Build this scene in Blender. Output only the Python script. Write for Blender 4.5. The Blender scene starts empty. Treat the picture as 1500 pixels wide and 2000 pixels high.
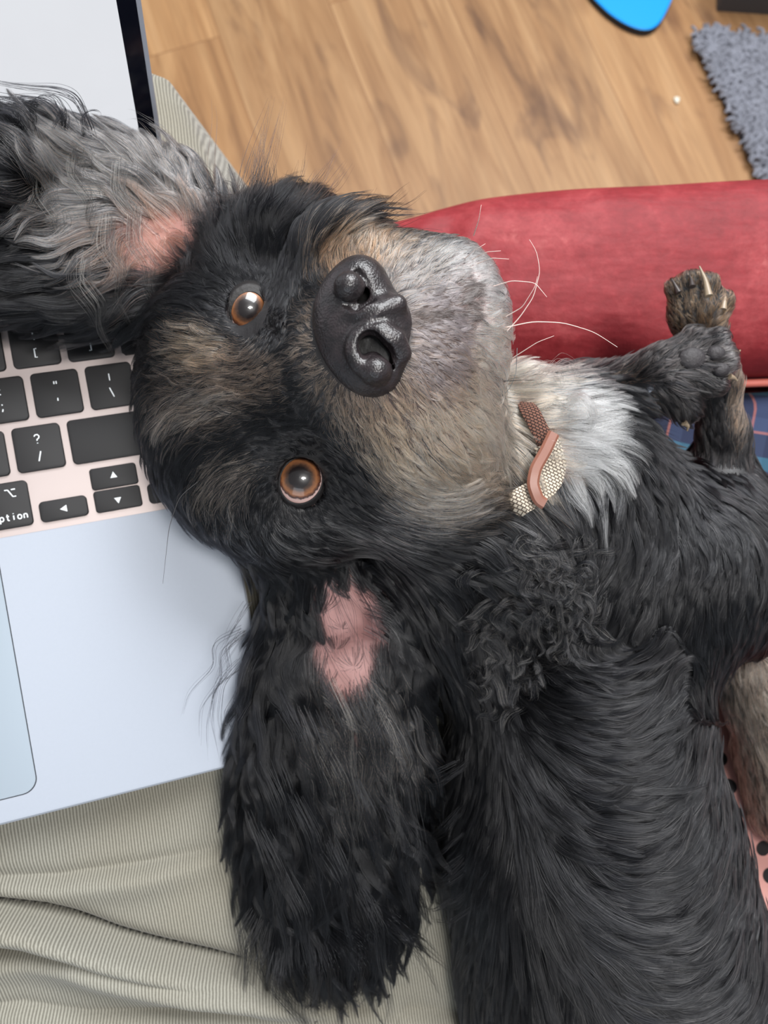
import bpy, math, random
import numpy as np
from mathutils import Vector, Matrix

rng = np.random.default_rng(7)
random.seed(7)
scene = bpy.context.scene
COL = scene.collection

# ------------------------------------------------------------------ camera, world, lights, exposure
CAM_H = 0.93                       # camera height above the floor
TILT = math.radians(12)
F = 1500.0                         # focal length in pixels of a 1500 x 2000 frame
cam_data = bpy.data.cameras.new('camera')
cam = bpy.data.objects.new('camera', cam_data)
COL.objects.link(cam)
cam.location = (0, 0, CAM_H)
cam.rotation_euler = (TILT, 0, 0)
cam_data.sensor_fit = 'HORIZONTAL'
cam_data.sensor_width = 36
cam_data.lens = 36 * F / 1500
cam_data.clip_start = 0.01
cam_data.dof.use_dof = True
cam_data.dof.focus_distance = 0.222
cam_data.dof.aperture_fstop = 22
scene.camera = cam
CAM = Matrix.Translation((0, 0, CAM_H)) @ Matrix.Rotation(TILT, 4, 'X')
CAMR = np.array(CAM.to_3x3())
CAMT = np.array(CAM.translation)

scene.view_settings.view_transform = 'Standard'
scene.view_settings.look = 'None'
scene.view_settings.gamma = 1
scene.view_settings.use_curve_mapping = False
scene.view_settings.exposure = 0.0
scene.cycles.use_denoising = True
scene.cycles.max_bounces = 6
scene.cycles.sample_clamp_indirect = 2.0
scene.cycles.transparent_max_bounces = 8

world = bpy.data.worlds.new('daylight_room')
scene.world = world
world.use_nodes = True
wn = world.node_tree
bg = wn.nodes['Background']
bg.inputs['Color'].default_value = (0.88, 0.94, 1.0, 1)
bg.inputs['Strength'].default_value = 0.30


def to_world(p):
    """camera space in millimetres (x right, y down, z away) -> metres in the room"""
    p = np.asarray(p, float)
    q = np.stack([p[..., 0], -p[..., 1], -p[..., 2]], -1) * 0.001
    return q @ CAMR.T + CAMT


def P(px, py, z):
    return np.array([(px - 750) / F * z, (py - 1000) / F * z, z])


def area(name, loc_cam, target_cam, sx, sy, power, color):
    l = bpy.data.lights.new(name, 'AREA')
    l.shape = 'RECTANGLE'
    l.size = sx
    l.size_y = sy
    l.energy = power
    l.color = color
    o = bpy.data.objects.new(name, l)
    COL.objects.link(o)
    a = Vector(to_world(loc_cam))
    b = Vector(to_world(target_cam))
    o.location = a
    o.rotation_euler = (b - a).to_track_quat('-Z', 'Y').to_euler()
    return o


TGT = (50, 20, 280)
area('window_light', (450, -1350, -750), TGT, 1.3, 1.0, 58, (0.97, 0.985, 1.0))
area('window_light', (420, -90, -1500), TGT, 0.30, 0.40, 15, (1.0, 0.985, 0.96))
area('window_light', (620, -170, -1450), TGT, 0.22, 0.40, 10, (1.0, 0.98, 0.95))
area('cool_fill_light', (-300, 1500, -800), TGT, 1.4, 0.9, 7, (0.80, 0.90, 1.0))  # weak cool fill from the bottom side of the frame, source unseen


# ------------------------------------------------------------------ helpers
def tag(o, label=None, cat=None, group=None, kind=None):
    if label: o['label'] = label
    if cat: o['category'] = cat
    if group: o['group'] = group
    if kind: o['kind'] = kind
    return o


def empty(name, loc, label=None, cat=None, group=None, kind=None):
    o = bpy.data.objects.new(name, None)
    COL.objects.link(o)
    o.location = Vector(loc)
    o.empty_display_size = 0.02
    return tag(o, label, cat, group, kind)


def world_of(o):
    if o.parent is None: return o.matrix_basis.copy()
    return world_of(o.parent) @ o.matrix_parent_inverse @ o.matrix_basis


def link(o, parent):
    COL.objects.link(o)
    if parent is not None:
        o.parent = parent
        o.matrix_parent_inverse = world_of(parent).inverted()
    return o


def mesh_obj(name, verts, faces, mat, parent=None, smooth=True, cam_space=True, angle=None):
    """verts in camera millimetres unless cam_space is False (then metres in the room)"""
    v = np.asarray(verts, float)
    if cam_space: v = to_world(v)
    me = bpy.data.meshes.new(name)
    if isinstance(faces, np.ndarray) and faces.ndim == 2:
        n = faces.shape[1]
        me.vertices.add(len(v)); me.vertices.foreach_set('co', v.astype(np.float32).ravel())
        me.loops.add(faces.size); me.loops.foreach_set('vertex_index', faces.astype(np.int32).ravel())
        me.polygons.add(len(faces))
        me.polygons.foreach_set('loop_start', np.arange(0, faces.size, n, dtype=np.int32))
        me.update(calc_edges=True)
        me.validate()
    else:
        me.from_pydata([tuple(x) for x in v], [], [list(map(int, f)) for f in faces])
        me.update()
    if smooth:
        me.polygons.foreach_set('use_smooth', [True] * len(me.polygons))
        if angle is not None:
            me.set_sharp_from_angle(angle=angle)
    me.materials.append(mat)
    o = bpy.data.objects.new(name, me)
    return link(o, parent)


class MB:
    def __init__(s): s.v = []; s.f = []
    def add(s, v, f):
        n = len(s.v)
        s.v += [tuple(map(float, x)) for x in v]
        s.f += [[i + n for i in q] for q in f]
    def box(s, c, h, R=None, bevel=0):
        c = np.array(c, float); h = np.array(h, float)
        R = np.eye(3) if R is None else np.array(R)
        pts = [c + R @ (h * np.array([x, y, z])) for x in (-1, 1) for y in (-1, 1) for z in (-1, 1)]
        s.add(pts, [(0, 1, 3, 2), (4, 6, 7, 5), (0, 4, 5, 1), (2, 3, 7, 6), (0, 2, 6, 4), (1, 5, 7, 3)])
    def prism(s, pts2, z0, z1, fn, inset=0.0, zmid=None):
        """polygon extruded along local z, local -> space by fn(x,y,z); optional rounded top rim"""
        n = len(pts2); p = np.array(pts2, float); c = p.mean(0)
        rings = [(p, z0)]
        if inset > 0:
            rings.append((p, zmid))
            d = p - c; L = np.linalg.norm(d, axis=1, keepdims=True)
            rings.append((p - d / L * inset * 0.35, z1 + (zmid - z1) * 0.3))
            rings.append((p - d / L * inset, z1))
        else:
            rings.append((p, z1))
        v = []; f = []
        for q, z in rings: v += [fn(a, b, z) for a, b in q]
        for k in range(len(rings) - 1):
            for i in range(n):
                j = (i + 1) % n
                f.append((k * n + i, k * n + j, (k + 1) * n + j, (k + 1) * n + i))
        f.append(tuple(range(n))[::-1]); f.append(tuple((len(rings) - 1) * n + i for i in range(n)))
        s.add(v, f)
    def tube(s, path, r, n=8, cap=True):
        path = np.array(path, float); r = np.broadcast_to(np.array(r, float), (len(path),))
        t = np.gradient(path, axis=0); t /= np.linalg.norm(t, axis=1, keepdims=True) + 1e-12
        up = np.array([0, 0, 1.0]) if abs(t[0][2]) < .9 else np.array([1.0, 0, 0])
        v = []; f = []
        for i in range(len(path)):
            a = np.cross(t[i], up); a /= np.linalg.norm(a); b = np.cross(t[i], a); up = np.cross(a, t[i])
            for k in range(n):
                w = 2 * math.pi * k / n
                v.append(path[i] + r[i] * (math.cos(w) * a + math.sin(w) * b))
        for i in range(len(path) - 1):
            for k in range(n):
                l = (k + 1) % n
                f.append((i * n + k, i * n + l, (i + 1) * n + l, (i + 1) * n + k))
        if cap:
            f.append(tuple(range(n))[::-1]); f.append(tuple((len(path) - 1) * n + k for k in range(n)))
        s.add(v, f)
    def build(s, name, mat, parent=None, cam_space=True, smooth=True, angle=0.7):
        return mesh_obj(name, s.v, s.f, mat, parent, smooth, cam_space, angle)


def smooth_path(pts, n):
    pts = np.array(pts, float)
    d = np.r_[0, np.cumsum(np.linalg.norm(np.diff(pts, axis=0), axis=1))]
    t = np.linspace(0, d[-1], n)
    out = np.stack([np.interp(t, d, pts[:, k]) for k in range(pts.shape[1])], 1)
    for _ in range(max(1, n // (len(pts) * 2))):
        out[1:-1] = (out[:-2] + out[1:-1] * 2 + out[2:]) / 4
    return out


# ---- materials
def new_mat(name):
    m = bpy.data.materials.new(name)
    m.use_nodes = True
    nt = m.node_tree
    b = nt.nodes['Principled BSDF']
    return m, nt, b


def N(nt, typ, **kw):
    n = nt.nodes.new(typ)
    for k, v in kw.items():
        if k in n.inputs: n.inputs[k].default_value = v
        else: setattr(n, k, v)
    return n


def L(nt, a, b): nt.links.new(a, b)


def srgb(r, g, b, a=1.0):
    f = lambda c: (c / 255 / 12.92) if c / 255 <= 0.04045 else ((c / 255 + 0.055) / 1.055) ** 2.4
    return (f(r), f(g), f(b), a)


def ramp(nt, stops, interp='LINEAR'):
    r = nt.nodes.new('ShaderNodeValToRGB')
    r.color_ramp.interpolation = interp
    e = r.color_ramp.elements
    while len(e) > 1: e.remove(e[-1])
    e[0].position = stops[0][0]; e[0].color = stops[0][1]
    for p, c in stops[1:]:
        x = e.new(p); x.color = c
    return r


def simple_mat(name, col, rough=0.5, metal=0.0, spec=0.5, noise=0.0, nscale=200, bump=0.0):
    m, nt, b = new_mat(name)
    b.inputs['Base Color'].default_value = col
    b.inputs['Roughness'].default_value = rough
    b.inputs['Metallic'].default_value = metal
    b.inputs['Specular IOR Level'].default_value = spec
    if noise or bump:
        tc = N(nt, 'ShaderNodeTexCoord')
        nz = N(nt, 'ShaderNodeTexNoise', Scale=nscale, Detail=4.0)
        L(nt, tc.outputs['Object'], nz.inputs['Vector'])
        if noise:
            mx = N(nt, 'ShaderNodeMix', data_type='RGBA')
            mx.inputs[6].default_value = tuple(c * (1 - noise) for c in col[:3]) + (1,)
            mx.inputs[7].default_value = tuple(min(1, c * (1 + noise)) for c in col[:3]) + (1,)
            L(nt, nz.outputs['Fac'], mx.inputs[0]); L(nt, mx.outputs[2], b.inputs['Base Color'])
        if bump:
            bp = N(nt, 'ShaderNodeBump', Strength=1.0, Distance=bump)
            L(nt, nz.outputs['Fac'], bp.inputs['Height']); L(nt, bp.outputs['Normal'], b.inputs['Normal'])
    return m


def floor_pt(px, py, z=0.0):
    """point of the room at height z that lies on the sight line of this spot"""
    d = CAMR @ np.array([(px - 750) / F, -(py - 1000) / F, -1.0])
    t = (z - CAMT[2]) / d[2]
    return CAMT + d * t


# ------------------------------------------------------------------ floor
def make_floor():
    m, nt, b = new_mat('oak_floor')
    tc = N(nt, 'ShaderNodeTexCoord')
    a = floor_pt(640, 0); c = floor_pt(812, 430)
    ang = math.atan2(c[1] - a[1], c[0] - a[0])
    mp = N(nt, 'ShaderNodeMapping', vector_type='TEXTURE')
    mp.inputs['Rotation'].default_value = (0, 0, ang)
    mp.inputs['Location'].default_value = (float(a[0]), float(a[1]), 0)
    L(nt, tc.outputs['Object'], mp.inputs['Vector'])
    br = N(nt, 'ShaderNodeTexBrick', Scale=1.0)
    br.offset = 0.37
    br.inputs['Brick Width'].default_value = 1.25
    br.inputs['Row Height'].default_value = 0.165
    br.inputs['Mortar Size'].default_value = 0.0009
    br.inputs['Mortar Smooth'].default_value = 0.6
    br.inputs['Color1'].default_value = (0.0, 0, 0, 1)
    br.inputs['Color2'].default_value = (1.0, 1, 1, 1)
    br.inputs['Mortar'].default_value = (0.5, 0.5, 0.5, 1)
    sh = N(nt, 'ShaderNodeVectorMath', operation='ADD')
    sh.inputs[1].default_value = (-0.47 + 1.25, 0.0, 0)
    L(nt, mp.outputs['Vector'], sh.inputs[0]); L(nt, sh.outputs[0], br.inputs['Vector'])
    # grain: stretched noise, shifted plank by plank
    off = N(nt, 'ShaderNodeVectorMath', operation='MULTIPLY_ADD')
    off.inputs[1].default_value = (3.7, 9.1, 5.3)
    L(nt, br.outputs['Color'], off.inputs[0]); L(nt, mp.outputs['Vector'], off.inputs[2])
    st = N(nt, 'ShaderNodeVectorMath', operation='MULTIPLY')
    st.inputs[1].default_value = (2.6, 24, 1)
    L(nt, off.outputs[0], st.inputs[0])
    n1 = N(nt, 'ShaderNodeTexNoise', Scale=1.0, Detail=6.0, Roughness=0.6, Distortion=0.9)
    L(nt, st.outputs[0], n1.inputs['Vector'])
    st2 = N(nt, 'ShaderNodeVectorMath', operation='MULTIPLY')
    st2.inputs[1].default_value = (8, 190, 1)
    L(nt, off.outputs[0], st2.inputs[0])
    n2 = N(nt, 'ShaderNodeTexNoise', Scale=1.0, Detail=3.0)
    L(nt, st2.outputs[0], n2.inputs['Vector'])
    r1 = ramp(nt, [(0.22, srgb(116, 80, 48)), (0.42, srgb(156, 115, 74)), (0.58, srgb(176, 136, 93)), (0.8, srgb(190, 152, 110))])
    L(nt, n1.outputs['Fac'], r1.inputs[0])
    r2 = ramp(nt, [(0.3, (0.80, 0.78, 0.76, 1)), (0.65, (1, 1, 1, 1))])
    L(nt, n2.outputs['Fac'], r2.inputs[0])
    m1 = N(nt, 'ShaderNodeMix', data_type='RGBA', blend_type='MULTIPLY'); m1.inputs[0].default_value = 0.85
    L(nt, r1.outputs[0], m1.inputs[6]); L(nt, r2.outputs[0], m1.inputs[7])
    # dark greyish knots and streaks
    st3 = N(nt, 'ShaderNodeVectorMath', operation='MULTIPLY'); st3.inputs[1].default_value = (3.6, 13, 1)
    L(nt, off.outputs[0], st3.inputs[0])
    n3 = N(nt, 'ShaderNodeTexNoise', Scale=1.4, Detail=3.0, Distortion=1.2)
    L(nt, st3.outputs[0], n3.inputs['Vector'])
    r3 = ramp(nt, [(0.58, (0, 0, 0, 1)), (0.74, (1, 1, 1, 1))])
    L(nt, n3.outputs['Fac'], r3.inputs[0])
    m2 = N(nt, 'ShaderNodeMix', data_type='RGBA', blend_type='MULTIPLY')
    L(nt, r3.outputs[0], m2.inputs[0]); L(nt, m1.outputs[2], m2.inputs[6]); m2.inputs[7].default_value = (0.52, 0.47, 0.47, 1)
    # small knots
    vo = N(nt, 'ShaderNodeTexVoronoi', Scale=1.0)
    st4 = N(nt, 'ShaderNodeVectorMath', operation='MULTIPLY'); st4.inputs[1].default_value = (4.2, 9.5, 1)
    L(nt, off.outputs[0], st4.inputs[0]); L(nt, st4.outputs[0], vo.inputs['Vector'])
    r4 = ramp(nt, [(0.04, (1, 1, 1, 1)), (0.16, (0, 0, 0, 1))])
    L(nt, vo.outputs['Distance'], r4.inputs[0])
    m4 = N(nt, 'ShaderNodeMix', data_type='RGBA', blend_type='MULTIPLY')
    L(nt, r4.outputs[0], m4.inputs[0]); L(nt, m2.outputs[2], m4.inputs[6]); m4.inputs[7].default_value = (0.5, 0.4, 0.34, 1)
    # plank tone and joints
    tone = ramp(nt, [(0.0, (0.90, 0.90, 0.92, 1)), (1.0, (1.06, 1.03, 1.0, 1))])
    L(nt, br.outputs['Color'], tone.inputs[0])
    m5 = N(nt, 'ShaderNodeMix', data_type='RGBA', blend_type='MULTIPLY'); m5.inputs[0].default_value = 1
    L(nt, m4.outputs[2], m5.inputs[6]); L(nt, tone.outputs[0], m5.inputs[7])
    m6 = N(nt, 'ShaderNodeMix', data_type='RGBA', blend_type='MULTIPLY')
    L(nt, br.outputs['Fac'], m6.inputs[0]); L(nt, m5.outputs[2], m6.inputs[6]); m6.inputs[7].default_value = (0.6, 0.5, 0.42, 1)
    L(nt, m6.outputs[2], b.inputs['Base Color'])
    b.inputs['Roughness'].default_value = 0.55
    v = [(-1.6, -1.2, 0), (1.8, -1.2, 0), (1.8, 2.4, 0), (-1.6, 2.4, 0)]
    v += [(x, y, -0.02) for x, y, z in v]
    f = [(0, 1, 2, 3), (7, 6, 5, 4), (0, 4, 5, 1), (1, 5, 6, 2), (2, 6, 7, 3), (3, 7, 4, 0)]
    o = mesh_obj('floor', v, f, m, cam_space=False, smooth=False)
    tag(o, 'warm oak plank floor', None, None, 'structure')


make_floor()


# ------------------------------------------------------------------ sofa
def leather_mat():
    m, nt, b = new_mat('red_leather')
    tc = N(nt, 'ShaderNodeTexCoord')
    n1 = N(nt, 'ShaderNodeTexNoise', Scale=22.0, Detail=7.0, Roughness=0.7)
    L(nt, tc.outputs['Object'], n1.inputs['Vector'])
    r1 = ramp(nt, [(0.30, srgb(108, 24, 30)), (0.52, srgb(128, 34, 40)), (0.62, srgb(142, 50, 54)), (0.76, srgb(178, 96, 94))])
    L(nt, n1.outputs['Fac'], r1.inputs[0])
    n3 = N(nt, 'ShaderNodeTexNoise', Scale=160.0, Detail=5.0, Roughness=0.7)
    L(nt, tc.outputs['Object'], n3.inputs['Vector'])
    r3 = ramp(nt, [(0.35, (0.86, 0.8, 0.8, 1)), (0.7, (1.12, 1.18, 1.16, 1))])
    L(nt, n3.outputs['Fac'], r3.inputs[0])
    mx = N(nt, 'ShaderNodeMix', data_type='RGBA', blend_type='MULTIPLY'); mx.inputs[0].default_value = 1
    L(nt, r1.outputs[0], mx.inputs[6]); L(nt, r3.outputs[0], mx.inputs[7])
    # wrinkle streaks
    mp = N(nt, 'ShaderNodeMapping'); mp.inputs['Rotation'].default_value = (0, 0, math.radians(35)); mp.inputs['Scale'].default_value = (14, 60, 20)
    L(nt, tc.outputs['Object'], mp.inputs['Vector'])
    n2 = N(nt, 'ShaderNodeTexNoise', Scale=1.0, Detail=3.0)
    L(nt, mp.outputs[0], n2.inputs['Vector'])
    b1 = N(nt, 'ShaderNodeBump', Strength=1.0, Distance=0.0022)
    L(nt, n2.outputs['Fac'], b1.inputs['Height'])
    b2 = N(nt, 'ShaderNodeBump', Strength=0.6, Distance=0.0006)
    L(nt, n3.outputs['Fac'], b2.inputs['Height']); L(nt, b1.outputs[0], b2.inputs['Normal'])
    L(nt, mx.outputs[2], b.inputs['Base Color']); L(nt, b2.outputs[0], b.inputs['Normal'])
    b.inputs['Roughness'].default_value = 0.6
    b.inputs['Specular IOR Level'].default_value = 0.3
    return m


M_LEATHER = leather_mat()
M_PIPING = simple_mat('worn_piping', srgb(205, 110, 96), 0.5, noise=0.15, nscale=60)


def make_sofa():
    root = empty('sofa', floor_pt(1200, 600), 'red leather sofa with worn padded edge beyond the dog', 'sofa')
    # top outline (front) and bottom outline (seam) of the padded roll, and its height
    xs = np.linspace(655, 1900, 110)
    top = np.interp(xs, [655, 700, 760, 820, 900, 1000, 1100, 1300, 1500, 1900], [500, 470, 452, 440, 412, 396, 388, 377, 367, 356])
    bot = np.interp(xs, [655, 800, 1100, 1300, 1500, 1900], [600, 720, 752, 752, 744, 735])
    for _ in range(6):
        top[1:-1] = (top[:-2] + 2 * top[1:-1] + top[2:]) / 4; bot[1:-1] = (bot[:-2] + 2 * bot[1:-1] + bot[2:]) / 4
    ns = 56
    V = []
    zc = 352.0
    for i, x in enumerate(xs):
        e = min(1.0, (i / 9.0))
        shrink = math.sqrt(max(0.0, 1 - (1 - e) ** 2)) * 0.9 + 0.1
        a = P(x, top[i], zc + 22); c = P(x, bot[i], zc + 22)
        mid = (a + c) / 2; hw = (c[1] - a[1]) / 2 * shrink
        for k in range(ns):
            w = 2 * math.pi * k / ns
            cy, sz = math.cos(w), math.sin(w)
            ex = 0.74
            yy = math.copysign(abs(cy) ** ex, cy) * hw
            zz = -math.copysign(abs(sz) ** ex, sz) * 34 * shrink
            # pulled folds near the end and along the front edge
            fold = 2.2 * math.sin(x * 0.055 + yy * 0.10) * math.exp(-((x - 850) / 110.0) ** 2) * shrink
            fold += 1.3 * math.sin(x * 0.021 - yy * 0.12 + 1.0) * max(0, -yy / hw) ** 2
            V.append((mid[0] + (x - 750) / F * 0, mid[1] + yy, mid[2] + zz + fold * max(0, sz)))
    n = len(xs)
    Fq = [(i * ns + k, i * ns + (k + 1) % ns, (i + 1) * ns + (k + 1) % ns, (i + 1) * ns + k) for i in range(n - 1) for k in range(ns)]
    Fq.append(tuple(range(ns))[::-1]); Fq.append(tuple((n - 1) * ns + k for k in range(ns)))
    mesh_obj('padded_edge', V, Fq, M_LEATHER, root)
    mb = MB()
    mb.tube([P(x, y + 3, zc + 12) for x, y in zip(np.linspace(1080, 1900, 40), np.interp(np.linspace(1080, 1900, 40), xs, bot))], 1.9, 10)
    mb.build('piping', M_PIPING, root)
    # seat behind the roll and the body of the sofa below, down to the floor
    def slab(name, x0, x1, y0, y1, z0, z1, mat):
        nx, ny = 14, 14
        mb = MB()
        mb.box(((x0 + x1) / 2, (y0 + y1) / 2, (z0 + z1) / 2), ((x1 - x0) / 2, (y1 - y0) / 2, (z1 - z0) / 2))
        o = mb.build(name, mat, root, smooth=False)
        md = o.modifiers.new('round', 'BEVEL'); md.width = 0.012; md.segments = 4
        return o
    slab('seat_cushion', -60, 300, -52, 300, 376, 450, M_LEATHER)
    mb = MB()
    a = floor_pt(720, 470, 0.03); c0 = to_world(P(720, 470, 395)); c1 = to_world(P(1900, 420, 395)); c2 = to_world((300, 300, 450))
    x0, x1 = c0[0] + 0.0, 0.32
    y0, y1 = -0.34, c0[1] - 0.01
    zt = c0[2] - 0.03
    mb.box(((x0 + x1) / 2, (y0 + y1) / 2, (0.05 + zt) / 2), ((x1 - x0) / 2, (y1 - y0) / 2, (zt - 0.05) / 2))
    o = mb.build('sofa_base', M_LEATHER, root, cam_space=False, smooth=False)
    md = o.modifiers.new('round', 'BEVEL'); md.width = 0.015; md.segments = 4
    mb = MB()
    for sx in (x0 + 0.04, x1 - 0.04):
        for sy in (y0 + 0.04, y1 - 0.04):
            mb = MB(); mb.tube([(sx, sy, 0.0), (sx, sy, 0.055)], [0.018, 0.024], 16)
            mb.build('foot', M_DARKWOOD, root, cam_space=False)


M_DARKWOOD = simple_mat('dark_wood', srgb(50, 34, 26), 0.5, noise=0.2)
make_sofa()


# ------------------------------------------------------------------ tartan blanket and spotted cushion on the seat
def cloth_grid(name, quad, z, mat, parent=None, bump=2.0, n=60, drop=12, seed=1):
    """quad of 4 image corners -> undulating padded cloth with real thickness"""
    q = [P(x, y, zz) for (x, y), zz in zip(quad, z)]
    V = []
    for i in range(n):
        for j in range(n):
            u, v = i / (n - 1), j / (n - 1)
            p = (1 - u) * (1 - v) * q[0] + u * (1 - v) * q[1] + u * v * q[2] + (1 - u) * v * q[3]
            e = min(u, v, 1 - u, 1 - v)
            hgt = bump * (math.sin(u * 9 + seed + 3 * v) + math.sin(v * 13 + u * 5 + seed * 2)) * 0.5
            p = p + np.array([0, 0, -hgt + drop * max(0, 1 - e / 0.06) ** 2])
            V.append(p)
    nn = n * n
    V += [p + np.array([0, 0, 5.0]) for p in V[:nn]]
    Fc = []
    for i in range(n - 1):
        for j in range(n - 1):
            a, b, c, d = i * n + j, (i + 1) * n + j, (i + 1) * n + j + 1, i * n + j + 1
            Fc += [(a, d, c, b), (a + nn, b + nn, c + nn, d + nn)]
    rim = [i * n for i in range(n)] + [(n - 1) * n + j for j in range(1, n)] + [i * n + n - 1 for i in range(n - 2, -1, -1)] + [j for j in range(n - 2, 0, -1)]
    for a, b in zip(rim, rim[1:] + rim[:1]): Fc.append((a, b, b + nn, a + nn))
    return mesh_obj(name, V, Fc, mat, parent)


def tartan_mat():
    m, nt, b = new_mat('tartan')
    tc = N(nt, 'ShaderNodeTexCoord')
    mp = N(nt, 'ShaderNodeMapping'); mp.inputs['Rotation'].default_value = (0, 0, math.radians(12)); mp.inputs['Scale'].default_value = (26, 26, 26)
    L(nt, tc.outputs['Object'], mp.inputs['Vector'])
    sx = N(nt, 'ShaderNodeSeparateXYZ'); L(nt, mp.outputs[0], sx.inputs[0])
    cols = []
    for ax in ('X', 'Y'):
        fr = N(nt, 'ShaderNodeMath', operation='FRACT'); L(nt, sx.outputs[ax], fr.inputs[0])
        r = ramp(nt, [(0.0, srgb(32, 42, 72)), (0.34, srgb(32, 42, 72)), (0.36, srgb(52, 106, 124)), (0.50, srgb(52, 106, 124)), (0.52, srgb(26, 32, 54)),
                      (0.78, srgb(26, 32, 54)), (0.80, srgb(170, 100, 84)), (0.83, srgb(48, 60, 90))], 'CONSTANT')
        L(nt, fr.outputs[0], r.inputs[0]); cols.append(r)
    mx = N(nt, 'ShaderNodeMix', data_type='RGBA'); mx.inputs[0].default_value = 0.5
    L(nt, cols[0].outputs[0], mx.inputs[6]); L(nt, cols[1].outputs[0], mx.inputs[7])
    L(nt, mx.outputs[2], b.inputs['Base Color'])
    b.inputs['Roughness'].default_value = 0.9
    return m


o = cloth_grid('tartan_blanket', [(1180, 775), (1750, 745), (1750, 1500), (1180, 1500)], [362, 362, 372, 372], tartan_mat(), bump=3)
tag(o, 'blue and teal tartan blanket on the sofa, under the front legs of the dog', 'blanket')


def dots_mat():
    m, nt, b = new_mat('spotted_fabric')
    tc = N(nt, 'ShaderNodeTexCoord')
    pin = to_world(P(1462, 1500, 352))
    mp = N(nt, 'ShaderNodeMapping', vector_type='TEXTURE'); mp.inputs['Rotation'].default_value = (0, 0, math.radians(-18))
    mp.inputs['Location'].default_value = (float(pin[0]), float(pin[1]), 0)
    L(nt, tc.outputs['Object'], mp.inputs['Vector'])
    sx = N(nt, 'ShaderNodeSeparateXYZ'); L(nt, mp.outputs[0], sx.inputs[0])
    pit = 0.0125
    row = N(nt, 'ShaderNodeMath', operation='DIVIDE'); L(nt, sx.outputs['Y'], row.inputs[0]); row.inputs[1].default_value = pit * 0.86
    rr = N(nt, 'ShaderNodeMath', operation='ROUND'); L(nt, row.outputs[0], rr.inputs[0])
    dy = N(nt, 'ShaderNodeMath', operation='SUBTRACT'); L(nt, row.outputs[0], dy.inputs[0]); L(nt, rr.outputs[0], dy.inputs[1])
    dy2 = N(nt, 'ShaderNodeMath', operation='MULTIPLY'); L(nt, dy.outputs[0], dy2.inputs[0]); dy2.inputs[1].default_value = 0.86
    par = N(nt, 'ShaderNodeMath', operation='MODULO'); L(nt, rr.outputs[0], par.inputs[0]); par.inputs[1].default_value = 2
    hp = N(nt, 'ShaderNodeMath', operation='MULTIPLY'); L(nt, par.outputs[0], hp.inputs[0]); hp.inputs[1].default_value = 0.5
    cx = N(nt, 'ShaderNodeMath', operation='DIVIDE'); L(nt, sx.outputs['X'], cx.inputs[0]); cx.inputs[1].default_value = pit
    cx2 = N(nt, 'ShaderNodeMath', operation='ADD'); L(nt, cx.outputs[0], cx2.inputs[0]); L(nt, hp.outputs[0], cx2.inputs[1])
    cr = N(nt, 'ShaderNodeMath', operation='ROUND'); L(nt, cx2.outputs[0], cr.inputs[0])
    dx = N(nt, 'ShaderNodeMath', operation='SUBTRACT'); L(nt, cx2.outputs[0], dx.inputs[0]); L(nt, cr.outputs[0], dx.inputs[1])
    cb = N(nt, 'ShaderNodeCombineXYZ'); L(nt, dx.outputs[0], cb.inputs[0]); L(nt, dy2.outputs[0], cb.inputs[1])
    ln = N(nt, 'ShaderNodeVectorMath', operation='LENGTH'); L(nt, cb.outputs[0], ln.inputs[0])
    r = ramp(nt, [(0.0, srgb(22, 18, 20)), (0.27, srgb(22, 18, 20)), (0.29, srgb(196, 142, 134))])
    L(nt, ln.outputs['Value'], r.inputs[0]); L(nt, r.outputs[0], b.inputs['Base Color'])
    b.inputs['Roughness'].default_value = 0.85
    return m


o = cloth_grid('spotted_cushion', [(1340, 1330), (1750, 1290), (1800, 1900), (1370, 1900)], [356, 356, 352, 352], dots_mat(), bump=5, seed=4, drop=20)
tag(o, 'pink cushion with black polka dots beside the flank of the dog', 'cushion')


# ------------------------------------------------------------------ things lying on the floor
def make_rug():
    root = empty('shag_rug', floor_pt(1480, 200), 'grey shaggy rug lying on the oak floor', 'rug')
    a = floor_pt(1352, 68, 0.004); b = floor_pt(1497, 372, 0.004); c = floor_pt(1640, 100, 0.004)
    u = b - a; v = c - a
    d1 = a + 1.5 * u + 0 * v; d2 = a + 1.5 * u + 1.9 * v; d3 = a + 1.9 * v
    M = simple_mat('rug_backing', srgb(70, 74, 84), 0.95, noise=0.2)
    vs = [a, d1, d2, d3]; vs = [x - np.array([0, 0, 0.0035]) for x in vs] + vs
    mesh_obj('backing', vs, [(3, 2, 1, 0), (4, 5, 6, 7), (0, 1, 5, 4), (1, 2, 6, 5), (2, 3, 7, 6), (3, 0, 4, 7)], M, root, smooth=False, cam_space=False)
    m, nt, bb = new_mat('rug_yarn')
    at = N(nt, 'ShaderNodeAttribute', attribute_name='hair_color')
    L(nt, at.outputs['Color'], bb.inputs['Base Color']); bb.inputs['Roughness'].default_value = 0.9
    n = 9000
    s = rng.random((n, 2)) * np.array([1.5, 1.1]); 
    base = a + s[:, :1] * u + s[:, 1:] * v
    K = 6
    ang = rng.random(n) * 2 * math.pi
    ln = 0.010 + rng.random(n) * 0.008
    pts = np.zeros((n, K, 3))
    wob = rng.normal(0, 1, (n, 2))
    for k in range(K):
        t = k / (K - 1)
        pts[:, k, 0] = base[:, 0] + ln * t * np.cos(ang + wob[:, 0] * t)
        pts[:, k, 1] = base[:, 1] + ln * t * np.sin(ang + wob[:, 0] * t)
        pts[:, k, 2] = base[:, 2] + ln * 0.75 * math.sin(t * 2.3) 
    col = np.ones((n, 4)); g = rng.random((n, 1)) * 0.5 + 0.75
    col[:, :3] = np.array(srgb(126, 128, 138)[:3]) * g
    make_curves('pile', pts, np.full((n, K), 0.0020), col, m, root, cam_space=False)['kind'] = 'stuff'


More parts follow.
